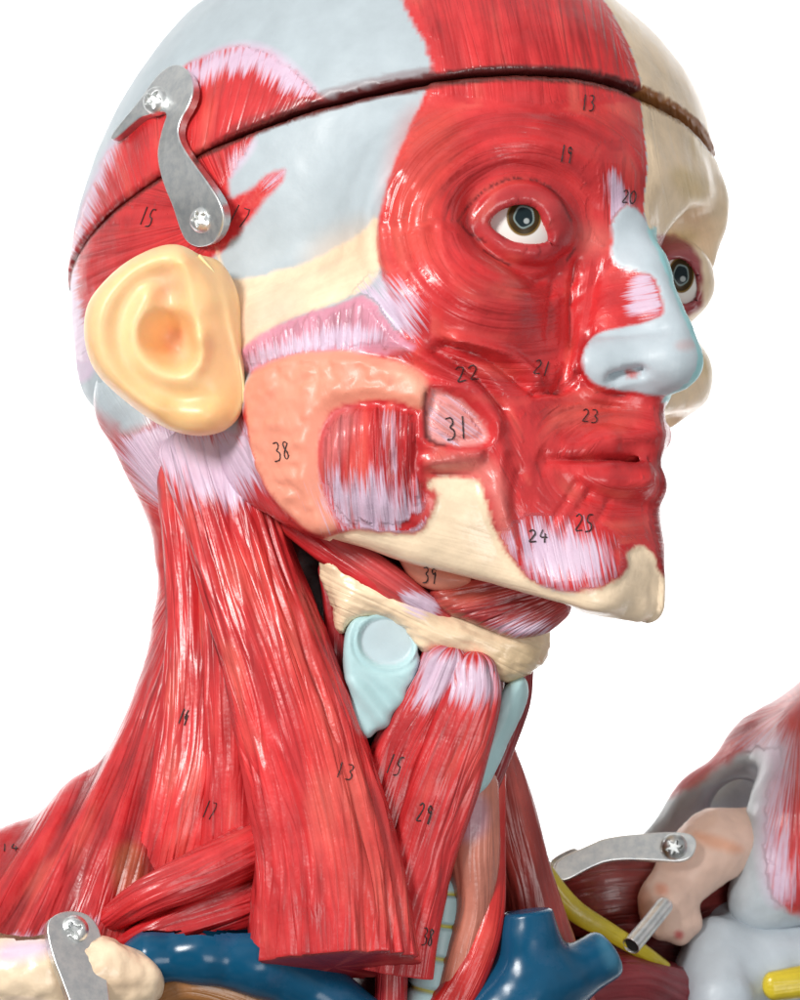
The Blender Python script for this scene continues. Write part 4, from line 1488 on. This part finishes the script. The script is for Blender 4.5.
def hum(P):
    f = chain(P, [(*unp(702, 978, 40), 30), (*unp(760, 972, 60), 42), (*unp(880, 965, 80), 56)], 20)
    f = smin(f, chain(P, [(*unp(716, 948, 50), 32), (*unp(722, 1000, 10), 32), (*unp(722, 1060, 10), 36)], 20), 24)
    f = smin(f, chain(P, [(*unp(740, 930, 90), 30), (*unp(640, 900, 190), 18)], 12), 24)
    return f
k = blob(hum, (560, -90, 860), (960, 270, 1110), 7, (.47, .53, .58), 1, 3, 34)
k.fx[:, 0], k.fx[:, 2] = .05, .15
one(k, "upper_arm_bone", arm, M_SOFT)

def fbone(P):
    f = chain(P, [(*unp(748, 838, 80), 30), (*unp(715, 846, 60), 34), (*unp(690, 868, 45), 28), (*unp(668, 898, 30), 22), (*unp(664, 918, 24), 22)], 18)
    f = smin(f, chain(P, [(*unp(664, 903, 20), 24), (*unp(684, 922, 30), 16), (*unp(680, 936, 30), 9)], 12), 12)
    return smax(f, -cap(P, unp(655, 884, -2), unp(648, 870, -2), 6), 8)
k = blob(fbone, (600, -40, 780), (800, 140, 965), 5, (.82, .57, .46), 1, 2.8, 20)
k.tint([(690, 828), (745, 845), (740, 856), (700, 845)], (.80, .34, .18), 5, .6)
k.tint([(655, 882), (668, 885), (668, 895), (655, 895)], (.80, .28, .16), 4, .6)
k.tint([(636, 890), (650, 890), (648, 930), (636, 920)], (.78, .34, .18), 8, .6)
k.tint([(675, 930), (684, 932), (682, 940), (674, 938)], (.60, .04, .05), 3, .8)
k.fx[:, 0], k.fx[:, 2] = .08, .2
one(k, "bone", farb, M_SOFT)

# ------------------------------------------------------------------ metal
def steel(name, dull=0.):
    m = bpy.data.materials.new(name)
    m.use_nodes = True
    nt = m.node_tree
    b = nt.nodes["Principled BSDF"]
    b.inputs["Metallic"].default_value = 1
    tc = nd(nt, "ShaderNodeTexCoord")
    n1_ = nd(nt, "ShaderNodeTexNoise", i_Scale=330.0, i_Detail=3.0, i_Roughness=.7)
    n2_ = nd(nt, "ShaderNodeTexVoronoi", i_Scale=900.0)
    nt.links.new(tc.outputs["Object"], n1_.inputs["Vector"])
    nt.links.new(tc.outputs["Object"], n2_.inputs["Vector"])
    cr = nd(nt, "ShaderNodeValToRGB")
    cr.color_ramp.elements[0].position = .34
    cr.color_ramp.elements[0].color = (.76 - dull, .79 - dull, .80 - dull, 1)
    cr.color_ramp.elements[1].position = .62
    cr.color_ramp.elements[1].color = (.95 - dull, .96 - dull, .94 - dull, 1)
    nt.links.new(n1_.outputs["Fac"], cr.inputs["Fac"])
    nt.links.new(cr.outputs["Color"], b.inputs["Base Color"])
    mr = nd(nt, "ShaderNodeMapRange")
    mr.inputs["To Min"].default_value = .28
    mr.inputs["To Max"].default_value = .42
    nt.links.new(n1_.outputs["Fac"], mr.inputs["Value"])
    nt.links.new(mr.outputs["Result"], b.inputs["Roughness"])
    bp = nd(nt, "ShaderNodeBump", i_Strength=.06, i_Distance=.0003)
    nt.links.new(n1_.outputs["Fac"], bp.inputs["Height"])
    nt.links.new(bp.outputs[0], b.inputs["Normal"])
    return m
M_STEEL = steel("galvanised steel")
M_DARK = steel("dull screw steel", .3)

def vis_bvh(objs):
    V, F = [], []
    for o in objs:
        n = len(V)
        V += [o.matrix_world @ v.co for v in o.data.vertices]
        F += [[i + n for i in p.vertices] for p in o.data.polygons]
    return BVHTree.FromPolygons(V, F)
all_mesh = [o for o in col.objects if o.type == 'MESH' and o.name != "backdrop"]
TREE = vis_bvh(all_mesh)
CAMP = Vector((0, -D * S, 0))
def ray(x, y):
    """surface point and normal (model units) under the sight line through (x, y)"""
    tgt = Vector(((x - 400) * S, 0, (500 - y) * S))
    loc, nrm, i, dist = TREE.ray_cast(CAMP, (tgt - CAMP).normalized())
    if loc is None:
        return None
    return np.array([loc.x / S + 400, loc.y / S, 500 - loc.z / S]), np.array([nrm.x, nrm.y, -nrm.z])

def fit_plane(pts):
    """depth = a + b x + c y through three (x, y, depth) points given in chart units"""
    A = np.array([[1, p[0], p[1]] for p in pts])
    s_ = np.linalg.solve(A, np.array([p[2] for p in pts]))
    return lambda x, y: s_[0] + s_[1] * x + s_[2] * y

def metal_plate(name, poly, plane, th, parent, mat=M_STEEL, vox=3.):
    """flat strip cut to an outline, th thick each way, with a small rounded edge"""
    p = chaikin(poly, 3)
    n = len(p)
    e = np.roll(p, -1, 0) - np.roll(p, 1, 0)
    nr = np.stack([e[:, 1], -e[:, 0]], 1)
    nr /= np.maximum(np.linalg.norm(nr, axis=1), 1e-9)[:, None]
    if polysd((p + nr * 2), poly, 3).mean() > 0:
        nr = -nr
    V, N, F = [], [], []
    def ring(off, dd, nz, out):
        i0 = len(V)
        for q, m_ in zip(p, nr):
            x, y = q + m_ * off
            gx_ = plane(x + .5, y) - plane(x - .5, y)
            gy_ = plane(x, y + .5) - plane(x, y - .5)
            pn = np.array([gx_, -1, gy_])
            pn /= np.linalg.norm(pn)
            V.append(unp(x, y, plane(x, y)) + pn * dd)
            v = pn * nz + np.array([m_[0], 0, m_[1]]) * out
            N.append(v / np.linalg.norm(v))
        return i0
    def wall(a_, b_):
        for i in range(n):
            j = (i + 1) % n
            F.append((a_ + i, a_ + j, b_ + j, b_ + i))
    r0 = ring(-1.6, th, 1, 0)
    r1 = ring(-.5, th - .4, 1, .7)
    r2 = ring(0, th - 1.5, .1, 1)
    r3 = ring(0, -th, 0, 1)
    r4 = ring(0, -th, -1, 0)
    F.append(tuple(range(r0, r0 + n)))
    wall(r0, r1)
    wall(r1, r2)
    wall(r2, r3)
    F.append(tuple(range(r4 + n - 1, r4 - 1, -1)))
    V, N = np.array(V), np.array(N)
    # wind every face to agree with its normals
    G = []
    for f_ in F:
        pts = V[list(f_)]
        a_ = np.zeros(3)
        for i in range(1, len(pts) - 1):
            a_ += np.cross(pts[i] - pts[0], pts[i + 1] - pts[0])
        G.append(f_ if a_ @ N[list(f_)].sum(0) > 0 else f_[::-1])
    return mesh_obj(name, V, G, mat, parent, None, N)

def screw(x, y, d, r, nrm, parent, mat=M_STEEL, star=5, rot=.3, tall=.5):
    """pan head screw with a star shaped drive"""
    n_ = np.asarray(nrm, float)
    n_ /= np.linalg.norm(n_)
    t1 = np.cross(n_, [0, 0, 1.])
    t1 /= np.linalg.norm(t1)
    t2 = np.cross(n_, t1)
    c = unp(x, y, d)
    def fn(P):
        q = P - c
        h_ = q @ n_
        u1, u2 = q @ t1, q @ t2
        rr = np.hypot(u1, u2)
        dome = np.sqrt(rr ** 2 + (h_ + r * .55) ** 2) - r * 1.22
        f = smax(smax(rr - r, -h_ - 2, 1.), dome, r * .3)
        th = np.arctan2(u2, u1) + rot
        st = rr - r * (.44 + .15 * np.cos(star * th))
        rec = np.maximum(st, -(h_ - r * .1))
        return smax(f, -rec, 1.2)
    V, Q = sdf_mesh(fn, c - r * 1.6, c + r * 1.6, r / 14., 1)
    return mesh_obj("screw", V, Q, mat, parent, None, grad_normals(fn, V))

# hook latch that locks the skull cap
LATCH = [(112, 137), (116, 143), (143, 118), (152, 116), (166, 112), (170, 116), (167, 124), (163, 138), (160, 155), (163, 172), (168, 188), (176, 206), (182, 226), (188, 240), (199, 247), (214, 245), (224, 234), (228, 218), (224, 201), (208, 178), (192, 157), (181, 138), (183, 122), (192, 108), (197, 94), (195, 80), (190, 71), (179, 65), (166, 71), (154, 84), (144, 100)]
smp = [(x_, y_, ray(x_, y_)[0][1]) for x_, y_ in ((203, 238), (203, 221), (190, 200), (180, 180), (175, 160), (172, 140), (175, 125), (182, 105), (180, 86), (168, 84), (155, 100), (135, 118), (120, 134), (190, 165), (215, 215))]
A_ = np.array([[1, a_ - 170, b_ - 160, (b_ - 160) ** 2] for a_, b_, _ in smp])
D_ = np.array([c_ for _, _, c_ in smp])
cf = np.linalg.lstsq(A_, D_, rcond=None)[0]
up_ = (D_ - A_ @ cf).min() - 6.5
lp = lambda x, y: cf[0] + cf[1] * (x - 170) + cf[2] * (y - 160) + cf[3] * (y - 160) ** 2 + up_
latch = metal_plate("hook_latch", LATCH, lp, 4.2, bust)
gx = lp(181, 160) - lp(180, 160)
gy = lp(180, 161) - lp(180, 160)
ln_ = np.array([gx, -1, gy])
sn_ = (-.42, -1, -.12)
screw(202, 220, lp(202, 220) - 5, 13, sn_, latch, rot=.1)
screw(157, 101, lp(157, 101) - 10, 15, (-.5, -1, -.15), capt, rot=.5)
# near plate on the collarbone
NP_ = [(44, 925), (54, 915), (70, 911), (86, 914), (97, 926), (102, 945), (104, 965), (106, 985), (112, 1030), (78, 1030), (62, 985), (50, 955)]
pl = fit_plane([(70, 930, ray(75, 940)[0][1] - 10), (95, 990, ray(95, 985)[0][1] - 8), (55, 960, ray(58, 965)[0][1] - 10)])
np_o = metal_plate("metal_plate", NP_, pl, 3.6, bust)
screw(74, 930, pl(74, 930) - 4, 14, (0, -1, -.1), np_o, M_STEEL, 4, .4)
# far plate, screw and peg
FPl = [(552, 868), (560, 858), (590, 845), (605, 838), (640, 834), (680, 832), (694, 836), (697, 846), (692, 858), (680, 863), (655, 861), (612, 860), (590, 868), (566, 882), (556, 880)]
fp = metal_plate("metal_plate", FPl, lambda x, y: 2 + (x - 675) * .05 + (y - 847) * -.35, 3.2, farb)
screw(674, 847, -6, 14, (0, -1, .05), fp, M_DARK, 6, .2)
k = strap([(664, 906, -10, 9, 9), (648, 926, -30, 9, 9), (631, 946, -52, 9.5, 9.5)], n=20, m=40, strands=(0, 1), ex=2., cap1='flat')
ax_ = unp(631, 946, -52) - unp(648, 926, -30)
ax_ /= np.linalg.norm(ax_)
kc = unp(631, 946, -52)
q_ = k.V - kc
rr_ = np.linalg.norm(q_ - (q_ @ ax_)[:, None] * ax_, axis=1)
k.V -= ax_ * (12 * sst(7.5, 6.0, rr_) * (k.endcap > .5))[:, None]
o = mesh_obj("metal_peg", k.V, k.Q, M_STEEL, farb, None, normals(k.V, k.Q))
b1_ = np.cross(ax_, [0, 0, 1.])
b1_ /= np.linalg.norm(b1_)
b2_ = np.cross(ax_, b1_)
bt = np.linspace(0, 2 * math.pi, 32, endpoint=False)
bore_shade = np.array([kc - ax_ * 1.5 + (b1_ * math.cos(t_) + b2_ * math.sin(t_)) * 7.6 for t_ in bt])
M_BORE_SHADE = plain("dark bore", (.01, .01, .01), .8)
mesh_obj("bore_shade", bore_shade, [tuple(range(32))], M_BORE_SHADE, o, None, None, False)  # black disc added to paint the shade inside the hollow peg end
# second strip end, nerves and far muscles
FP2 = [(546, 862), (572, 847), (580, 850), (574, 858), (556, 870)]
metal_plate("metal_strip_end", FP2, lambda x, y: 40 + 0 * x, 3., farb)
def fm(name, pts, c, **kw):
    muscle(name, pts, colr=c, **kw)
fm("chest_muscle", [(560, 905, 70, 34, 30), (610, 895, 60, 44, 30), (668, 890, 90, 46, 30), (720, 880, 120, 40, 30)], (.20, .024, .02), seed=21, strands=(3, 12))
fm("chest_muscle", [(560, 1000, -60, 60, 40), (630, 990, -10, 36, 40), (690, 1010, 60, 36, 30), (740, 1050, 90, 30, 30)], (.22, .018, .026), seed=22, strands=(3, 12))
fm("chest_muscle", [(590, 975, 60, 40, 30), (650, 965, 90, 40, 30), (720, 970, 120, 40, 30)], (.10, .014, .014), seed=25, strands=(3, 12))
fm("yellow_nerve", [(528, 838, -60, 7, 7), (545, 872, -60, 9, 8), (572, 908, -55, 11, 9), (610, 932, -45, 9, 8), (640, 950, -30, 8, 8), (664, 966, -5, 6, 6)], (.58, .46, .02), seed=23, strands=(.8, 8), fx=(.2, .2), n=90, m=32)
fm("yellow_nerve", [(772, 986, 10, 14, 10), (830, 978, 20, 18, 12)], (.60, .46, .02), seed=24, strands=(.5, 8), fx=(.2, .2), n=30, m=32)

# ------------------------------------------------------------------ handwritten numbers in black ink
M_INK = plain("black ink", (.035, .018, .018), .5)
def ink(strokes, w=.8, parent=None, sub=2):
    V, Q = [], []
    for st in strokes:
        p = chaikin(st, 1, False) if len(st) > 2 else np.asarray(st, float)
        q = []
        for a, b in zip(p[:-1], p[1:]):
            n_ = max(2, int(np.linalg.norm(b - a) / 1.5))
            for t_ in np.linspace(0, 1, n_, endpoint=False):
                q.append(a + (b - a) * t_)
        q.append(p[-1])
        pts = []
        for x, y in q:
            r_ = ray(x, y)
            if r_:
                pts.append((r_[0] + r_[1] * .9, r_[1]))
        if len(pts) < 2:
            continue
        cc_ = np.array([a for a, _ in pts])
        T_ = np.gradient(cc_, axis=0)
        n0_ = len(V)
        for i, (c_, nn) in enumerate(pts):
            s_ = np.cross(nn, T_[i])
            s_ = s_ / max(np.linalg.norm(s_), 1e-6)
            ww = w * (.75 + .5 * math.sin(i * .7 + c_[0]) ** 2)
            for du, dn in ((-1, -.6), (-.7, .25), (.7, .25), (1, -.6)):
                V.append(c_ + s_ * du * ww + nn * dn)
        for i in range(len(pts) - 1):
            for j in range(3):
                a_ = n0_ + i * 4 + j
                Q.append((a_, a_ + 1, a_ + 5, a_ + 4))
    if Q:
        return mesh_obj("ink_number", np.array(V), np.array(Q), M_INK, parent)
SEG = {'0': [[(.5, 0), (.1, .2), (.05, .7), (.45, 1), (.9, .8), (.95, .25), (.5, 0)]],
       '1': [[(.5, 0), (.45, 1)]],
       '2': [[(.1, .2), (.5, 0), (.9, .25), (.5, .65), (.05, 1), (.95, .92)]],
       '3': [[(.1, .05), (.7, 0), (.8, .3), (.4, .45), (.9, .6), (.8, .95), (.1, 1)]],
       '4': [[(.4, 0), (.05, .6), (.95, .58)], [(.7, .3), (.65, 1)]],
       '5': [[(.9, 0), (.3, .02), (.2, .45), (.8, .5), (.85, .9), (.1, 1)]],
       '7': [[(.05, .05), (.9, 0), (.5, 1)]],
       '8': [[(.8, .15), (.4, 0), (.15, .22), (.8, .7), (.6, 1), (.2, .9), (.25, .6), (.8, .15)]],
       '9': [[(.85, .25), (.45, .02), (.15, .25), (.5, .5), (.85, .25), (.7, 1)]]}
def number(txt, x, y, w, h, rot=0, width=.7, parent=None):
    out = []
    cw = w / len(txt)
    t_ = math.radians(rot)
    for i, ch in enumerate(txt):
        for st in SEG[ch]:
            q = []
            for (a, b) in st:
                lx = (i + .08 + a * .8) * cw - w / 2
                ly = b * h - h / 2
                q.append((x + lx * math.cos(t_) - ly * math.sin(t_), y + lx * math.sin(t_) + ly * math.cos(t_)))
            out.append(q)
    return ink(out, width * .74, parent or bust)
number("38", 282, 451, 18, 19, -8, .8)
number("15", 148, 217, 14, 19, 20, .9)
number("17", 240, 216, 20, 20, 25, .6)
number("19", 566, 154, 13, 17, 8, .7)
number("13", 588, 103, 14, 16, 5, .7)
number("20", 629, 197, 15, 14, 10, .7)
number("22", 467, 373, 26, 16, -8, .8)
number("21", 542, 368, 18, 15, 15, .7)
number("31", 457, 428, 26, 22, -5, 1.)
number("23", 590, 416, 18, 13, 8, .6)
number("24", 538, 536, 22, 13, 2, .9)
number("25", 584, 523, 20, 18, 5, .8)
number("39", 430, 575, 15, 16, 5, .8)
number("14", 184, 717, 10, 16, 20, .8)
number("13", 345, 771, 20, 16, 15, .7)
number("15", 395, 765, 16, 20, 20, .8)
number("29", 425, 813, 16, 20, 15, .9)
number("38", 428, 937, 12, 18, 10, .8)
number("17", 210, 810, 12, 18, 20, .5)
number("14", 10, 848, 20, 7, 0, .7)
